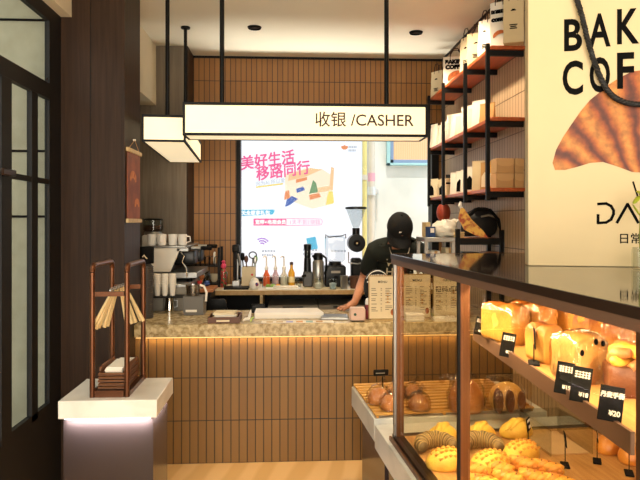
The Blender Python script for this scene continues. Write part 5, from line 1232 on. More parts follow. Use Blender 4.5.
# golden tin loaves
for (px, py, lb) in ((505, 341, 'golden tin loaf at the far left end of the upper shelf'), (532, 338, 'golden tin loaf second from the left at the back of the upper shelf'), (559, 335, 'golden tin loaf third from the left at the back of the upper shelf'), (586, 333, 'golden tin loaf fourth from the left at the back of the upper shelf'), (612, 333, 'golden tin loaf at the right end of the back row, upper shelf')):
    shelf_loaf(lb, px, py, 0.083, 0.15, 0.128, B_tin, 22, 2)
shelf_loaf('small golden braided loaf behind the edge on black price card, upper shelf', 544, 361, 0.068, 0.085, 0.108, B_tin2, 15, 2, None, False)
shelf_loaf('tan square loaf with dark raisins in the middle of the upper shelf', 579, 380, 0.098, 0.095, 0.122, B_tin3, 12, 1, None, True)
shelf_loaf('golden crumble topped loaf behind the raisin loaf, upper shelf', 592, 352, 0.085, 0.08, 0.125, B_tin2, 12, 1, B_gold, False)
shelf_loaf('brown loaf with rough crust right of the raisin loaf, upper shelf', 622, 363, 0.075, 0.085, 0.125, B_tin2, 10, 1, None, True)
# twisted dark filled bread
q = atZ(626, 392, S0); t = thing('twisted_bread', 'large twisted bread with dark swirls at the near end of the upper shelf', 'bread', (q.x, q.y, S0), R(-20))
build('base_crust', loaf(BM(), 0.088, 0.105, 0.075, 1), B_dark, t, ang=3)
for k in range(4): 
    ph = k * PI / 2
    build('strand', tube(BM(), [(0.034 * math.cos(ph + s_ * 0.9) * (1 - 0.1 * s_), -0.05 + s_ * 0.02, 0.084 + 0.018 * math.sin(ph + s_ * 0.9)) for s_ in range(6)], [0.010, 0.016, 0.018, 0.018, 0.016, 0.010], 8), B_gold if k % 2 == 0 else B_brown, t, ang=3)
# raisins on the tan loaf
ld = [o for o in bpy.data.objects if o.get('label', '').startswith('tan square loaf')][0]
for dx, dz in ((0.01, 0.105), (0.03, 0.1), (-0.03, 0.08)): build('raisin', ell(BM(), (dx, -0.049, dz), (0.006, 0.004, 0.008), 8, 6), M_inkb, ld)

# bread on the lower deck
D0 = DZ + 0.0006
def ondeck(px, py): q = atZ(px, py, D0); return (q.x, q.y, D0)
def bun_fn(p):
    if p.z < -0.33: p.z = -0.33
    return p
def twist_roll(label, px, py, rz, s=1.0):
    t = thing('twisted_roll', label, 'bread roll', ondeck(px, py), R(rz), 'plain yellow rolls in the case')
    build('roll', ell(BM(), (0, 0, 0.018 * s), (0.075 * s, 0.045 * s, 0.05 * s), 22, 14, fn=bun_fn), B_yel, t, ang=3)
    for k in (-1, 1): build('strand', tube(BM(), [((k * 0.012 - 0.055 + 0.028 * i) * s, (-0.034 + 0.017 * i) * s, (0.040 + 0.024 * math.sin(PI * i / 4)) * s) for i in range(5)], [0.004 * s, 0.013 * s, 0.016 * s, 0.013 * s, 0.004 * s], 8), B_yel, t, ang=3)
    return t
twist_roll('plain yellow roll at the far left behind the striped ring', 442, 441, 25, 1.0); twist_roll('plain yellow roll behind the second post, far row', 480, 440, 20, 1.0); twist_roll('plain twisted yellow roll at the right of the far row', 516, 436, 8, 1.0)
def crescent(label, px, py, rz):
    t = thing('striped_crescent', label, 'bread roll', ondeck(px, py), R(rz), 'striped crescent rolls in the case')
    n = 15; pts = []; rr = []
    for i in range(n):
        a = R(200 - 220 * i / (n - 1)); f = math.sin(PI * (i + 0.9) / (n + 0.8)); pts.append((0.064 * math.cos(a), 0.060 * math.sin(a), 0.033)); rr.append((0.016 + 0.018 * f) * (1 + 0.07 * (-1) ** i))
    build('crescent', tube(BM(), pts, rr, 14), B_strip, t, ang=3)
    return t
crescent('striped grey gold crescent roll left of the second post', 437, 453, 4); crescent('striped grey gold crescent roll right of the second post', 482, 453, -6)
def hedgehog(label, px, py, rz):
    t = thing('dimpled_roll', label, 'bread roll', ondeck(px, py), R(rz), 'dimpled yellow rolls in the case')
    build('roll', ell(BM(), (0, 0, 0.018), (0.082, 0.052, 0.055), 24, 16, fn=bun_fn), B_yel, t, ang=3)
    bm = BM()
    for a in range(-3, 4):
        for b in range(-2, 3):
            x, y = a * 0.02 + (b % 2) * 0.01, b * 0.018; k = 1 - (x / 0.082) ** 2 - (y / 0.052) ** 2
            if k > 0.08:
                z = 0.018 + 0.055 * math.sqrt(k); tube(bm, [(x - 0.004, y, z - 0.004), (x + 0.003, y - 0.002, z + 0.001), (x + 0.009, y - 0.003, z + 0.001)], [0.0065, 0.0055, 0.0015], 6)
    o = build('crust_spikes', bm, B_gold, t, ang=3)
    return t
hedgehog('dimpled yellow roll at the front left, before the striped crescent', 447, 467, 8); hedgehog('dimpled yellow roll in the middle, right of the second post', 490, 470, 18); hedgehog('dimpled yellow roll at the right end of its row', 521, 459, 22)
# braided rolls
br = None; B_or = bread_mat('orange_brown_glaze', 'd58a34', 'b5611f', 9, 0.3)
rows = [(473, 476, 0), (499, 475, 1), (524, 470, 2), (548, 474, 3), (482, 489, 4), (508, 485, 5), (534, 484, 6), (559, 489, 7), (470, 499, 8), (496, 503, 9), (523, 501, 10), (549, 503, 11)]
words = ['first from the left in the back row', 'second from the left in the back row', 'third from the left in the back row', 'right end of the back row', 'first from the left in the middle row', 'second from the left in the middle row', 'third from the left in the middle row', 'right end of the middle row', 'first from the left in the front row', 'second from the left in the front row', 'third from the left in the front row', 'right end of the front row']
for (px, py, k) in rows:
    loc = ondeck(px, py); lb = f'braided golden brown roll, {words[k]} of the braided rolls'
    if br is None:
        br = thing('braided_roll', lb, 'bread roll', loc, R(-35), 'braided rolls at the front of the case')
        build('roll', ell(BM(), (0, 0, 0.012), (0.056, 0.030, 0.030), 20, 12, fn=bun_fn), B_or, br, ang=3)
        for k2 in range(3):
            ph = k2 * 2 * PI / 3; m_ = 13
            build('braid', tube(BM(), [(-0.052 + 0.104 * i / (m_ - 1), 0.0175 * math.sin(ph + i * 0.78) * math.sin(PI * (i + 1) / (m_ + 1)) ** 0.4, 0.028 + 0.009 * math.cos(ph + i * 0.78)) for i in range(m_)], [0.005 + 0.0085 * math.sin(PI * (i + 0.5) / m_) ** 0.5 for i in range(m_)], 10), (B_gold, B_or, B_gold)[k2], br, ang=3)
        for i in range(3): build('filling', tube(BM(), [(-0.030 + i * 0.026, 0.012, 0.041), (-0.024 + i * 0.026, 0.0, 0.046), (-0.016 + i * 0.026, -0.014, 0.040)], [0.001, 0.0028, 0.001], 6), B_dark, br, ang=3)
    else: dup(br, loc, R(-35 + random.uniform(-8, 8)), lb)
# round buns to the right
for (px, py, lb) in ((608, 452, 'round orange brown bun on the right side of the case, left of two'), (631, 462, 'round orange brown bun at the right edge of the case')):
    t = thing('round_bun', lb, 'bread roll', ondeck(px, py), R(20), 'round buns in the case')
    build('bun', ell(BM(), (0, 0, 0.018), (0.05, 0.045, 0.052), 20, 14, fn=bun_fn), B_or, t, ang=3); build('slash', tube(BM(), [(-0.03, -0.012, 0.057), (0, -0.016, 0.068), (0.03, -0.012, 0.057)], [0.001, 0.003, 0.001], 6), B_crumb, t)

# price cards
def price_card(label, loc, rz, w, h, stem, tilt, head=None, price=None, group='black price cards in the case', seed=1, roll=0.0):
    t = thing('price_card', label, 'price card', loc, rz, group)
    bm = BM(); box(bm, -w / 2, w / 2, -0.0015, 0.0015, 0, h, 0.0006)
    card = build('card', bm, M_rubber, t, loc=(0, 0, stem), rot=(-tilt, roll, 0))
    if stem > 0.004:
        build('stem', cyl(BM(), (0, 0.003, 0.003), (0, 0.003, stem + 0.01), 0.0018, seg=6), M_black, t); build('clip_base', box(BM(), -0.03, 0.03, -0.012, 0.018, 0, 0.006, 0.002), M_rubber, t)
    rnd = random.Random(seed)
    if head: text('lettering', head, w * 0.25, M_paper, card, (0, -0.0018, h * 0.68), (PI / 2, 0, 0), 0.0003, 0.0, align='CENTER', bold=0.001)
    else:
        bm = BM(); x = -w * 0.38
        while x < w * 0.34:
            l = w * 0.16; 
            for j in range(3): box(bm, x, x + l * 0.85, -0.0021, -0.0015, h * (0.70 + j * 0.07), h * (0.725 + j * 0.07))
            box(bm, x + l * rnd.uniform(0.2, 0.6), x + l * rnd.uniform(0.62, 0.8), -0.0021, -0.0015, h * 0.68, h * 0.88); x += l
        build('lettering', bm, M_paper, card)
    text('price', price or '¥18', w * 0.30, M_paper, card, (w * 0.16, -0.0018, h * 0.16), (PI / 2, 0, 0), 0.0003, 0.0, align='CENTER', bold=0.0008)
    return t
SHR = A2b - A1
def on_rail(px):
    # point on the shelf front rail that shows at image column px
    lo, hi = 0.0, 1.0
    for _ in range(40):
        m_ = (lo + hi) / 2; p = A1 + SHR * m_
        cx = p.x * math.cos(YAW) - p.y * math.sin(YAW); dp = p.x * math.sin(YAW) + p.y * math.cos(YAW)
        if 320 + 600 * cx / dp < px: lo = m_
        else: hi = m_
    return Vector((p.x + n_.x * 0.012, p.y + n_.y * 0.012, SHZ + 0.004)), dp
for (px, wpx, hpx, dzp, rz, head, price, lb) in ((483, 9, 17, 2, -30, None, '¥22', 'small black price card at the far left end of the upper shelf'), (511, 12, 23, 6, -20, None, '¥20', 'black price card in front of the first golden tin loaf'),
        (569, 15, 30, 5, -14, None, '¥15', 'black price card under the raisin loaf, left of a close pair'), (586, 17, 33, 2, -12, None, '¥18', 'black price card under the raisin loaf, right of a close pair'), (617, 21, 33, 1, -10, '丹麦手撕', '¥20', 'black price card lettered 丹麦手撕 at the near end of the shelf')):
    p, dp = on_rail(px); p = Vector((p.x + n_.x * 0.004, p.y + n_.y * 0.004, SHZ + 0.0045 - dzp / 600 * dp))
    price_card(lb, p, R(rz), wpx / 600 * dp * 1.12, hpx / 600 * dp * 1.05, 0.0, 0.12, head, price, seed=int(px), roll=R(9))
pq = atZ(535, 364, S0); price_card('black price card seen edge on beside the small braided loaf', (pq.x, pq.y, S0), R(70), 0.05, 0.055, 0.045, 0.05, seed=9)
# cards on clips standing on the deck
for (px, py, rz, st, lb) in ((529, 452, 55, 0.085, 'black price card on a wire clip behind the braided rolls'), (566, 466, 72, 0.075, 'edge on black price card on a wire clip right of the braided rolls'), (598, 462, 64, 0.08, 'edge on black price card on a wire clip before the round buns'), (630, 474, 66, 0.085, 'edge on black price card on a wire clip at the right edge')):
    price_card(lb, ondeck(px, py), R(rz), 0.05, 0.05, st, 0.1, seed=px)

# ------------------------------------------------------------------ bread table beyond the case
u0, u1 = 0.207, 0.765; TZ = 0.575
t = thing('bread_table', 'white marble slab table joining the far end of the display case', 'table', P0, TH)
build('top_slab', box(BM(), -0.040, CW - 0.1, u0, u1, TZ - 0.106, TZ, 0.003), M_gmarble, t)
build('body', box(BM(), 0.01, CW - 0.15, u0 + 0.0, u1 - 0.05, 0, TZ - 0.1065), M_plinth, t)
build('under_light', box(BM(), -0.008, -0.001, u0 + 0.03, u1 - 0.05, TZ - 0.112, TZ - 0.1063), M_led, t)
lamp('table_led', 'AREA', C(-0.01, (u0 + u1) / 2, TZ - 0.114), 0.8, COOL, rot=(0, 0, TH), size=0.012, size_y=0.45)
tr = thing('slatted_tray', 'slatted light wood bread tray on the far marble table', 'tray', C(0, 0, TZ + 0.0005), TH)
M_slat = mat('slat_wood', 'c79448', 0.45, col2='b5813a', scale=10, stretch=(1, 8, 8))
ns = 11
for k in range(ns):
    y = u0 + 0.012 + k * (u1 - u0 - 0.055) / (ns - 1)
    build('slat', box(BM(), -0.032, CW - 0.16, y, y + 0.028, 0.010, 0.020, 0.002), M_slat, tr)
for x in (-0.026, 0.3, CW - 0.18): build('runner', box(BM(), x, x + 0.012, u0 + 0.012, u1 - 0.012, 0, 0.0098), M_slat, tr)
T0 = TZ + 0.021
def ontable(px, py): q = atZ(px, py, T0); return (q.x, q.y, T0)
def crinkle(c, r, jit=0.12): return ell(BM(), c, r, 22, 14, jit=jit, fn=bun_fn)
for i, (px, py, r, m, rz, lb) in enumerate(((379, 403, (0.055, 0.05, 0.055), B_brown, 0, 'seeded brown bread in clear plastic at the far left of the bread table'), (391, 409, (0.05, 0.05, 0.05), B_brown, 10, 'round brown bun in clear plastic, nearest the post, left side'),
            (396, 397, (0.05, 0.05, 0.045), B_tan, 0, 'tan bun in clear plastic behind the corner post'), (419, 409, (0.052, 0.05, 0.05), B_brown, 20, 'round brown bun in clear plastic just right of the corner post'), (413, 397, (0.045, 0.045, 0.045), B_brown, 0, 'brown bun in clear plastic behind the right one of the bun pair'))):
    t = thing('wrapped_bun', lb, 'bread roll', ontable(px, py), R(rz), 'wrapped buns on the bread table')
    build('bun', ell(BM(), (0, 0, r[2] * 0.36), r, 18, 12, fn=bun_fn), m, t, ang=3)
    build('plastic_bag', crinkle((0, 0.0, r[2] * 0.42), (r[0] * 1.16, r[1] * 1.16, r[2] * 1.3), 0.09), M_film, t, ang=0.25)
    build('bag_end', tube(BM(), [(0, 0, r[2] * 1.62), (0.01, 0.005, r[2] * 1.85), (0.03, 0.0, r[2] * 2.1)], [0.012, 0.006, 0.022], 7), M_film, t, ang=0.3)
t = thing('wrapped_loaf', 'big round brown loaf in clear plastic behind the second post', 'bread', ontable(466, 410), 0)
build('loaf', ell(BM(), (0, 0, 0.04), (0.085, 0.075, 0.11), 22, 14, fn=lambda p: Vector((p.x, p.y, max(p.z, -0.36)))), B_brown, t, ang=3); build('plastic_bag', crinkle((0, 0, 0.05), (0.092, 0.085, 0.128), 0.08), M_film, t, ang=0.25)
build('bag_neck', tube(BM(), [(-0.06, 0, 0.15), (-0.10, -0.01, 0.165), (-0.13, -0.02, 0.15)], [0.03, 0.012, 0.02], 7), M_film, t, ang=0.3)
t = thing('sliced_bread_bag', 'dark crusted bread slices standing in a clear bag, right of the second post', 'bread', ontable(507, 411), R(4))
build('crumb', ell(BM(), (0, 0.012, 0.062), (0.085, 0.045, 0.075), 20, 12, fn=lambda p: Vector((p.x, p.y, max(p.z, -0.8)))), B_crumb, t, ang=3)
for k in range(3):
    x = -0.062 + k * 0.058; zc_ = 0.062 - 0.004 * k
    bm = BM(); prismY(bm, [((0.02 - 0.002 * k) * math.cos(R(a)) + x, (0.058 - 0.005 * k) * math.sin(R(a)) + zc_) for a in range(0, 360, 20)], -0.058 + 0.004 * k, -0.03)
    build('slice', bm, B_dark, t, ang=0.9)
build('plastic_bag', box(BM(), -0.10, 0.10, -0.075, 0.07, 0.0005, 0.165, 0.03, seg=3), M_film, t, ang=0.3)
q = ontable(381, 388)
t = thing('price_stand', 'small black price stand at the far edge of the bread table', 'price card', q, TH)
build('card', box(BM(), -0.042, 0.042, -0.004, 0.004, 0.065, 0.10, 0.004), M_blackgl, t); build('stem', cyl(BM(), (0.01, 0, 0.0), (0.01, 0, 0.0648), 0.004, seg=8), M_black, t); build('lettering', box(BM(), -0.03, 0.02, -0.0052, -0.0042, 0.079, 0.084), M_dsteel, t)
# acrylic riser
t = thing('acrylic_riser', 'low clear acrylic box riser in the case behind the rolls', 'riser', C(0.62, -0.20, D0), TH)
bm = BM(); box(bm, -0.08, 0.10, -0.13, 0.13, 0.10, 0.106); box(bm, -0.08, -0.075, -0.13, 0.13, 0, 0.0998); box(bm, 0.095, 0.10, -0.13, 0.13, 0, 0.0998); build('shell', bm, M_acryl, t, smooth=False)
build('crumb_card', box(BM(), -0.07, 0.09, -0.12, 0.12, 0.001, 0.004), M_kraft, t)

# ------------------------------------------------------------------ big display bag on top of the case
bl = atZ(528, 265.8, CTOP); BW_, BH_, BD_ = 0.74, 0.95, 0.06; BR = R(-13)
t = thing('large_paper_bag', 'oversized cream paper bag with croissant picture and black lettering on the case', 'paper bag', (bl.x, bl.y, CTOP + 0.0005), BR)
bdx = Vector((math.cos(BR), math.sin(BR), 0)); bdn = Vector((math.sin(BR), -math.cos(BR), 0))
def bagp(px, py, off=0.0):
    r = ray(px, py); o_ = Vector((0, 0, CAMZ)); p0 = Vector((bl.x, bl.y, 0)); k = (p0 - o_).dot(bdn) / r.dot(bdn); q = o_ + r * k
    return ((q - p0).dot(bdx), q.z - CTOP - 0.0005)
M_bigbag = mat('cream_bag_card', 'cfbb92', 0.75, scale=4)
bm = BM(); box(bm, 0, BW_, 0, BD_, 0, BH_, 0.002)
bag = build('bag', bm, M_bigbag, t)
ink = M_inkb
for (ch, px, py, pxr, top) in (('B', 564, 50.5, 582, 17.5), ('A', 588.5, 46.5, 610.5, 12), ('K', 617, 43.5, 639, 7), ('C', 562.5, 94, 583, 59.5), ('O', 589.5, 91.5, 610, 56), ('F', 617, 88, 634, 51)):
    x, z = bagp(px, py); x2, z2 = bagp(pxr, top); size = (z2 - z) / 0.727
    o = text('lettering', ch, size, ink, t, (x, -0.0012, z), (PI / 2, 0, 0), 0.0006, size * 0.022)
    xs = [v.co.x for v in o.data.vertices]; sx_ = (x2 - x) / (max(xs) - min(xs)); m0 = min(xs)
    for v in o.data.vertices: v.co.x = (v.co.x - m0) * sx_
x0 = bagp(638, 43)[0]; xE = x0 + 0.03
for (ch, dx, z_, sz) in (('E', 0.0, bagp(639, 42)[1], 0.145), ('R', 0.083, bagp(639, 42)[1], 0.145), ('Y', 0.166, bagp(639, 42)[1], 0.145), ('F', -0.0, bagp(639, 86)[1], 0.145), ('E', 0.08, bagp(639, 86)[1], 0.145), ('E', 0.155, bagp(639, 86)[1], 0.145)):
    text('lettering', ch, sz, ink, t, (xE + dx, -0.0012, z_), (PI / 2, 0, 0), 0.0006, 0.003, sx=0.85)
# croissant picture
out = [(555, 170), (552.5, 163), (556, 150), (563, 137), (571, 125), (580, 112), (590, 100), (600, 92), (608, 85), (619, 78), (632, 71.5), (645, 70), (660, 72), (676, 80), (692, 94), (706, 110), (718, 128), (728, 150), (732, 166), (724, 172), (708, 168), (690, 164), (670, 170), (650, 173), (632, 172), (616, 166), (603, 162), (590, 163), (577, 167), (565, 170)]
pts = [bagp(*p) for p in out]
mcr = bpy.data.materials.new('croissant_photo_print'); mcr.use_nodes = True; nt = mcr.node_tree; N = nt.nodes; L = nt.links; b = N['Principled BSDF']; b.inputs['Roughness'].default_value = 0.55
tc = N.new('ShaderNodeTexCoord'); mp = N.new('ShaderNodeMapping'); cc0 = bagp(648, 215); mp.inputs['Location'].default_value = (-cc0[0], 0, -cc0[1]); L.new(tc.outputs['Object'], mp.inputs['Vector'])
gr = N.new('ShaderNodeSeparateXYZ'); L.new(mp.outputs[0], gr.inputs[0]); at = N.new('ShaderNodeMath'); at.operation = 'ARCTAN2'; L.new(gr.outputs['Z'], at.inputs[0]); L.new(gr.outputs['X'], at.inputs[1])
nz = N.new('ShaderNodeTexNoise'); nz.inputs['Scale'].default_value = 16; nz.inputs['Detail'].default_value = 7; L.new(mp.outputs[0], nz.inputs['Vector'])
m1 = N.new('ShaderNodeMath'); m1.operation = 'MULTIPLY'; m1.inputs[1].default_value = 24.0; L.new(at.outputs[0], m1.inputs[0])
m2 = N.new('ShaderNodeMath'); m2.operation = 'MULTIPLY_ADD'; m2.inputs[1].default_value = 3.2; L.new(nz.outputs['Fac'], m2.inputs[0]); L.new(m1.outputs[0], m2.inputs[2])
sn = N.new('ShaderNodeMath'); sn.operation = 'SINE'; L.new(m2.outputs[0], sn.inputs[0])
m3 = N.new('ShaderNodeMapRange'); m3.inputs['From Min'].default_value = -1; L.new(sn.outputs[0], m3.inputs['Value'])
cr = N.new('ShaderNodeValToRGB'); els = cr.color_ramp.elements; els[0].position = 0.0; els[0].color = hexc('64260c'); els[1].position = 1.0; els[1].color = hexc('d8893a')
e = els.new(0.16); e.color = hexc('9c4716'); e = els.new(0.5); e.color = hexc('bb661f'); L.new(m3.outputs[0], cr.inputs[0])
n3 = N.new('ShaderNodeTexNoise'); n3.inputs['Scale'].default_value = 45; n3.inputs['Detail'].default_value = 8; L.new(mp.outputs[0], n3.inputs['Vector'])
mr = N.new('ShaderNodeMapRange'); mr.inputs['From Min'].default_value = 0.3; mr.inputs['From Max'].default_value = 0.7; mr.inputs['To Min'].default_value = 0.45; mr.inputs['To Max'].default_value = 1.0; L.new(n3.outputs['Fac'], mr.inputs['Value'])
mx = N.new('ShaderNodeMix'); mx.data_type = 'RGBA'; mx.blend_type = 'MULTIPLY'; mx.inputs[0].default_value = 1.0; L.new(cr.outputs[0], mx.inputs[6]); L.new(mr.outputs[0], mx.inputs[7]); L.new(mx.outputs[2], b.inputs['Base Color'])
build('croissant_print', prismY(BM(), pts, -0.0014, -0.0004), mcr, t, smooth=False)
# logo D A and the slanted strokes, small characters
def stroke(pl, r_=0.0042, name='logo'):
    bm = BM(); q = [bagp(*p) for p in pl]
    for i in range(len(q) - 1):
        a, b_ = Vector(q[i]), Vector(q[i + 1]); d = (b_ - a).normalized(); n = Vector((-d.y, d.x)) * r_; a2, b2 = a - d * r_ * 0.6, b_ + d * r_ * 0.6
        prismY(bm, [tuple(a2 + n), tuple(a2 - n), tuple(b2 - n), tuple(b2 + n)], -0.0014, -0.0004)
    return build(name, bm, ink, t, smooth=False)
stroke([(598, 204), (606, 203.5), (611, 206), (613.5, 210.5), (613.5, 214), (611, 219.5), (606, 222.5), (598, 223), (598, 215)])
stroke([(617, 222.5), (627.5, 204), (638, 222.5)]); stroke([(633, 182), (637.5, 196)], 0.0025); stroke([(645, 204), (653, 214), (661, 204)]); stroke([(653, 214), (653, 223)])
x, z = bagp(618, 242.5); text('lettering', '日常', 0.0345, ink, t, (x, -0.0012, z), (PI / 2, 0, 0), 0.0005, 0.0003)
x, z = bagp(563, 154); 
bm = BM()
# twisted rope handle
def bagw(px, py, off): x, z = bagp(px, py); return Vector((x, -off, z))
rp = [bagw(571, -14, 0.004), bagw(575, 0, 0.018), bagw(580, 18, 0.024), bagw(585, 40, 0.024), bagw(591, 60, 0.022), bagw(598, 78, 0.02), bagw(605, 91, 0.018), bagw(613, 99, 0.017), bagw(624, 104, 0.017), bagw(640, 106, 0.017), bagw(656, 102, 0.017), bagw(668, 92, 0.018), bagw(678, 74, 0.02), bagw(686, 48, 0.024), bagw(692, 20, 0.022), bagw(698, -14, 0.004)]
fine = []
for i in range(len(rp) - 1):
    for k in range(8): fine.append(rp[i].lerp(rp[i + 1], k / 8))
fine.append(rp[-1])
for _ in range(6): fine = [fine[0]] + [(fine[i - 1] + fine[i] * 2 + fine[i + 1]) / 4 for i in range(1, len(fine) - 1)] + [fine[-1]]
ro = None
for ph in (0, PI * 2 / 3, PI * 4 / 3):
    pts = []; s_ = 0.0
    for i, p in enumerate(fine):
        tg = (fine[min(i + 1, len(fine) - 1)] - fine[max(i - 1, 0)]).normalized(); u = tg.cross(Vector((0, 1, 0))).normalized(); v = Vector((0, 1, 0))
        if i: s_ += (fine[i] - fine[i - 1]).length
        a = s_ * 190 + ph; pts.append(p + (u * math.cos(a) + v * math.sin(a)) * 0.0045)
    o = tube(BM(), pts, 0.0052, 6)
    build('rope_handle', o, mat('black_rope', '1a1817', 0.6, scale=60) if ro is None else ro, t); ro = bpy.data.materials['black_rope']
for px in (571, 698):
    x, z = bagp(px, -14); build('eyelet', cyl(BM(), (x, -0.004, z), (x, -0.0005, z), 0.014), M_steel, t)
# vase
q = atZ(640.5, 269.5, CTOP); vs = thing('glass_vase', 'small glass vase with yellow green leaves at the right edge on the case', 'vase', (q.x, q.y, CTOP + 0.0005))
build('vase', lathe(BM(), [(0.02, 0), (0.024, 0.004), (0.024, 0.055), (0.022, 0.065), (0.02, 0.064), (0.02, 0.006), (0.002, 0.004)], seg=18), M_acryl, vs)
build('stem', tube(BM(), [(0, 0, 0.01), (-0.003, 0, 0.1), (0.002, 0, 0.22)], 0.002, 6), mat('plant_stem', '6d7a2a', 0.6), vs)
M_leaf = mat('yellow_green_leaf', 'b3b52e', 0.5, col2='8d9c2a', scale=30)
for (dx, dy, z_, rzz, tl) in ((-0.012, 0, 0.205, 30, 40), (0.012, 0.005, 0.215, 200, 30), (-0.004, -0.01, 0.225, 100, 20), (0.01, -0.01, 0.185, -60, 50), (-0.008, 0.008, 0.175, 150, 60)):
    build('leaf', ell(BM(), (dx, dy, z_), (0.02, 0.009, 0.003), 12, 6, Matrix.Rotation(R(rzz), 3, 'Z') @ Matrix.Rotation(R(-tl), 3, 'Y')), M_leaf, vs)

# ------------------------------------------------------------------ the barista
PXc, PYc = 0.79, 4.55
bp = thing('person', 'person in black cap and dark green t-shirt bending over the counter', 'person', (PXc, PYc, 0))
def W(px, py, Y): return atY(px, py, Y) - Vector((PXc, PYc, 0))
def skinned(name, nodes, edges, m, parent, root=0, sub=2):
    me = bpy.data.meshes.new(name); me.from_pydata([n[0] for n in nodes], edges, [])
    o = bpy.data.objects.new(name, me); COL.objects.link(o)
    md = o.modifiers.new('skin', 'SKIN'); md.use_smooth_shade = True
    for i, n in enumerate(nodes):
        sv = me.skin_vertices[0].data[i]; r = n[1]; sv.radius = r if isinstance(r, tuple) else (r, r); sv.use_root = (i == root)
    s = o.modifiers.new('sub', 'SUBSURF'); s.levels = sub; s.render_levels = sub
    dg = bpy.context.evaluated_depsgraph_get(); me2 = bpy.data.meshes.new_from_object(o.evaluated_get(dg)); me2.name = name
    o.modifiers.clear(); o.data = me2; bpy.data.meshes.remove(me)
    for p in me2.polygons: p.use_smooth = True
    me2.materials.clear(); me2.materials.append(m); o.parent = parent
    return o
M_skin = mat('skin', 'c08562', 0.5, col2='b57a58', scale=14)
M_shirt = mat('dark_green_cotton', '171b14', 0.95, scale=30, bump=0.15); M_cap = mat('black_cap_cloth', '0b0a0a', 0.9, scale=40); M_jeans = mat('dark_trousers', '22242a', 0.9)
sL, sR = W(374.5, 251, 4.50), W(419.5, 252, 4.50)       # shoulder joints as they show left and right
eL = W(364, 279, 4.60); eR = W(437, 280, 4.60)
wL = W(354.5, 303, 4.26); wL.z = 0.915; wR = W(441, 305, 4.28); wR.z = 0.915
V = Vector; mid = (sL + sR) / 2
N_ = []; E_ = []
def nd(p, r, par=None):
    N_.append((tuple(p), r)); i = len(N_) - 1
    if par is not None: E_.append((par, i))
    return i
pel = nd(V((mid.x, 0.10, 0.93)), (0.15, 0.105)); wai = nd(V((mid.x, 0.07, 1.06)), (0.135, 0.095), pel); che = nd(V((mid.x, 0.02, 1.2)), (0.13, 0.085), wai)
ubk = nd(V((mid.x, -0.03, 1.285)), (0.105, 0.07), che); nec = nd(V((mid.x - 0.0, -0.11, 1.335)), 0.055, ubk)
hx = W(399.5, 230, 4.36).x
h1 = nd(V((hx, -0.165, 1.375)), (0.060, 0.068), nec); h2 = nd(V((hx, -0.195, 1.43)), (0.072, 0.088), h1); h3 = nd(V((hx, -0.205, 1.495)), (0.072, 0.088), h2); h4 = nd(V((hx, -0.20, 1.535)), (0.05, 0.06), h3)
nose = nd(V((hx, -0.305, 1.40)), 0.013, h2); chin = nd(V((hx, -0.235, 1.35)), 0.036, h1)
earl = nd(V((hx - 0.085, -0.18, 1.43)), (0.012, 0.022), h2); earr = nd(V((hx + 0.085, -0.18, 1.43)), (0.012, 0.022), h2)
for s_, e_, w_, sg in ((sL, eL, wL, -1), (sR, eR, wR, 1)):
    a = nd(s_, 0.062, ubk); b_ = nd(s_.lerp(e_, 0.55), 0.052, a); c_ = nd(e_, 0.043, b_); d_2 = nd(e_.lerp(w_, 0.45), 0.040, c_); e2_ = nd(w_, 0.027, d_2)
    pd = V((-0.068 if sg < 0 else 0.05, -0.05, -0.018))
    p1 = nd(w_ + pd * 0.5, (0.034, 0.019), e2_)
    side = V((pd.y, -pd.x, 0)).normalized()
    base = w_ + pd
    for k, (off, ln) in enumerate(((-0.030, 0.062), (-0.010, 0.072), (0.010, 0.068), (0.028, 0.052))):
        fd = (pd.normalized() + side * off * 6).normalized(); r0 = base + side * off; 
        f1 = nd(V((r0.x, r0.y, 0.895)), 0.0095, p1); f2 = nd(V((r0.x, r0.y, 0.892)) + V((fd.x, fd.y, 0)).normalized() * ln * 0.5, 0.0088, f1); nd(V((r0.x, r0.y, 0.880)) + V((fd.x, fd.y, 0)).normalized() * ln, 0.0072, f2)
    tb_ = w_ + pd * 0.4 + side * (0.034 if sg < 0 else -0.034); tb_.z = 0.895
    th1 = nd(tb_, 0.012, p1); nd(tb_ + (pd.normalized() * 0.045 + side * (0.028 if sg < 0 else -0.028)) * V((1, 1, 0)).length / 1.414 - V((0, 0, 0.012)), 0.0085, th1)
for sg in (-1, 1):
    hp = nd(V((mid.x + sg * 0.09, 0.11, 0.86)), 0.09, pel); kn = nd(V((mid.x + sg * 0.10, 0.09, 0.48)), 0.062, hp); an = nd(V((mid.x + sg * 0.11, 0.14, 0.09)), 0.042, kn); nd(V((mid.x + sg * 0.12, 0.0, 0.045)), 0.036, an)
body = skinned('body', N_, E_, M_skin, bp)
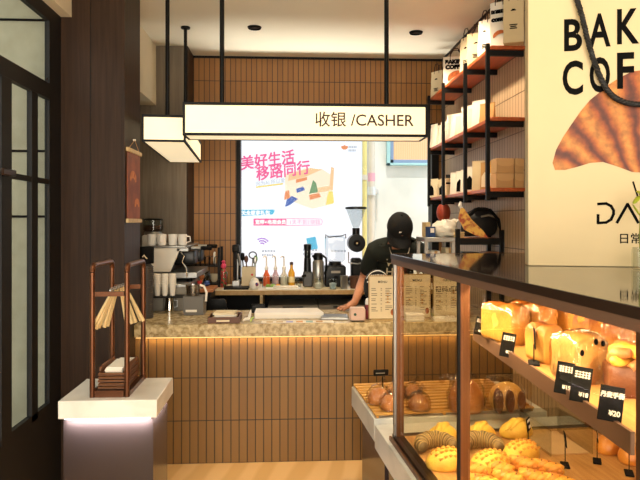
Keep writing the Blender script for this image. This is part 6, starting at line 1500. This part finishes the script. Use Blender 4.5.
# shirt
N_ = []; E_ = []
pel = nd(V((mid.x, 0.10, 0.90)), (0.168, 0.125)); wai = nd(V((mid.x, 0.07, 1.06)), (0.155, 0.118), pel); che = nd(V((mid.x, -0.0, 1.2)), (0.178, 0.138), wai); ubk = nd(V((mid.x, -0.05, 1.29)), (0.142, 0.112), che); nk = nd(V((mid.x, -0.105, 1.345)), (0.078, 0.078), ubk)
for s_, e_ in ((sL, eL), (sR, eR)):
    a = nd(s_, 0.082, ubk); b_ = nd(s_.lerp(e_, 0.5), 0.074, a); nd(s_.lerp(e_, 0.86), 0.068, b_)
shirt = skinned('t_shirt', N_, E_, M_shirt, bp)
N_ = []; E_ = []
pel = nd(V((mid.x, 0.11, 0.92)), (0.16, 0.12))
for sg in (-1, 1):
    hp = nd(V((mid.x + sg * 0.09, 0.115, 0.84)), 0.105, pel); kn = nd(V((mid.x + sg * 0.10, 0.09, 0.48)), 0.078, hp); nd(V((mid.x + sg * 0.11, 0.14, 0.11)), 0.062, kn)
skinned('trousers', N_, E_, M_jeans, bp)
for sg in (-1, 1): build('shoe', ell(BM(), (mid.x + sg * 0.12, 0.03, 0.05), (0.05, 0.13, 0.05), 14, 8, fn=lambda p: V((p.x, p.y, max(p.z, -0.95)))), M_rubber, bp)
# cap, tilted forward with the head
CapM = Matrix.Translation((hx, -0.205, 1.455)) @ Matrix.Rotation(R(40), 4, 'X')
bm = BM(); res = ell(bm, (0, 0, 0), (0.095, 0.112, 0.115), 24, 16)
bmesh.ops.bisect_plane(bm, geom=bm.verts[:] + bm.edges[:] + bm.faces[:], plane_co=(0, 0, -0.012), plane_no=(0, 0, -1), clear_outer=True)
for v in bm.verts: v.co = CapM @ v.co
capo = build('cap', bm, M_cap, bp, ang=3)
bm = BM(); top = []; bot = []; nn = 14
for j in range(4):
    f = j / 3; rowt = []; rowb = []
    for i in range(nn + 1):
        a = PI * (1 + i / nn); x = 0.09 * math.cos(a) * (1 - 0.04 * f); y = 0.10 * math.sin(a) * 1.0 - 0.088 * f * abs(math.sin(a)) ** 0.6
        z = -0.008 - 0.035 * f - 0.55 * x * x / 0.09 * (0.3 + f) * 0.8
        rowt.append(bm.verts.new(CapM @ V((x, y, z + 0.003)))); rowb.append(bm.verts.new(CapM @ V((x, y, z - 0.002))))
    top.append(rowt); bot.append(rowb)
for j in range(3):
    for i in range(nn): bm.faces.new((top[j][i], top[j][i + 1], top[j + 1][i + 1], top[j + 1][i])); bm.faces.new((bot[j][i], bot[j + 1][i], bot[j + 1][i + 1], bot[j][i + 1]))
for i in range(nn): bm.faces.new((top[3][i], top[3][i + 1], bot[3][i + 1], bot[3][i]))
build('brim', bm, M_cap, capo)
bm = BM()
for r_ in (0.004, 0.008, 0.012): tube(bm, [CapM @ V((0.006 - 0.014 + r_ * 1.2 * math.cos(R(a)) + 0.004, -0.1125 + 0.012, 0.032 + 0.0 + r_ * math.sin(R(a)) * 0.9)) for a in (90, 60, 30, 0)], 0.0022, 5)
for k in range(3): box(bm, 0, 1, 0, 1, 0, 1, M=CapM @ Matrix.Translation((-0.024, -0.112 + 0.008, 0.033 + k * 0.004)) @ Matrix.Diagonal((0.018, 0.004, 0.0022, 1)))
build('cap_emblem', bm, M_paper, capo)
cyl_b = BM(); ell(cyl_b, CapM @ V((0, 0, 0.116)), (0.009, 0.009, 0.006), 10, 6); build('cap_button', cyl_b, M_cap, capo)
# hair, face details
bm = BM(); ell(bm, (hx, -0.175, 1.435), (0.078, 0.088, 0.075), 18, 12); bmesh.ops.bisect_plane(bm, geom=bm.verts[:] + bm.edges[:] + bm.faces[:], plane_co=(hx, -0.20, 1.43), plane_no=(0, -1, -0.1), clear_outer=True)
build('hair', bm, mat('black_hair', '15110f', 0.6), bp, ang=3)
M_eye = mat('eye_dark', '1c1310', 0.2)
for s_ in (-0.032, 0.032): build('eye', ell(BM(), (hx + s_, -0.274, 1.425), (0.012, 0.008, 0.007), 10, 6), M_eye, bp)
build('mouth', tube(BM(), [(hx - 0.02, -0.270, 1.365), (hx, -0.280, 1.362), (hx + 0.02, -0.270, 1.365)], [0.003, 0.006, 0.003], 6), mat('lips', '9c5a4a', 0.5), bp)
# necklace and shirt lettering follow the shirt surface
def bvh(o):
    me = o.data; return BVHTree.FromPolygons([v.co.copy() for v in me.vertices], [tuple(p.vertices) for p in me.polygons])
SB = bvh(shirt)
def drape(x, z, off=0.004):
    h = SB.ray_cast(V((x, -1.0, z)), V((0, 1, 0)))
    return V((x, (h[0].y if h[0] is not None else -0.1) - off, z))
nl = [drape(mid.x + 0.075 * math.cos(R(a)), 1.315 + 0.098 * math.sin(R(a)), 0.007) for a in range(-175, 0, 10)]
build('necklace', tube(BM(), nl, 0.0032, 6), mat('necklace_metal', 'b8aa92', 0.3, 0.8), bp)
for body_, px, py in (('Wa', 386.5, 266.5), ('Ho', 387, 276)):
    p = W(px, py, 4.42)
    o = text('lettering', body_, 0.08, M_cream, bp, (0, 0, 0), (0, 0, 0), 0.0, 0.0012)
    for v in o.data.vertices: v.co = drape(p.x + v.co.x, p.z + v.co.y, 0.005)
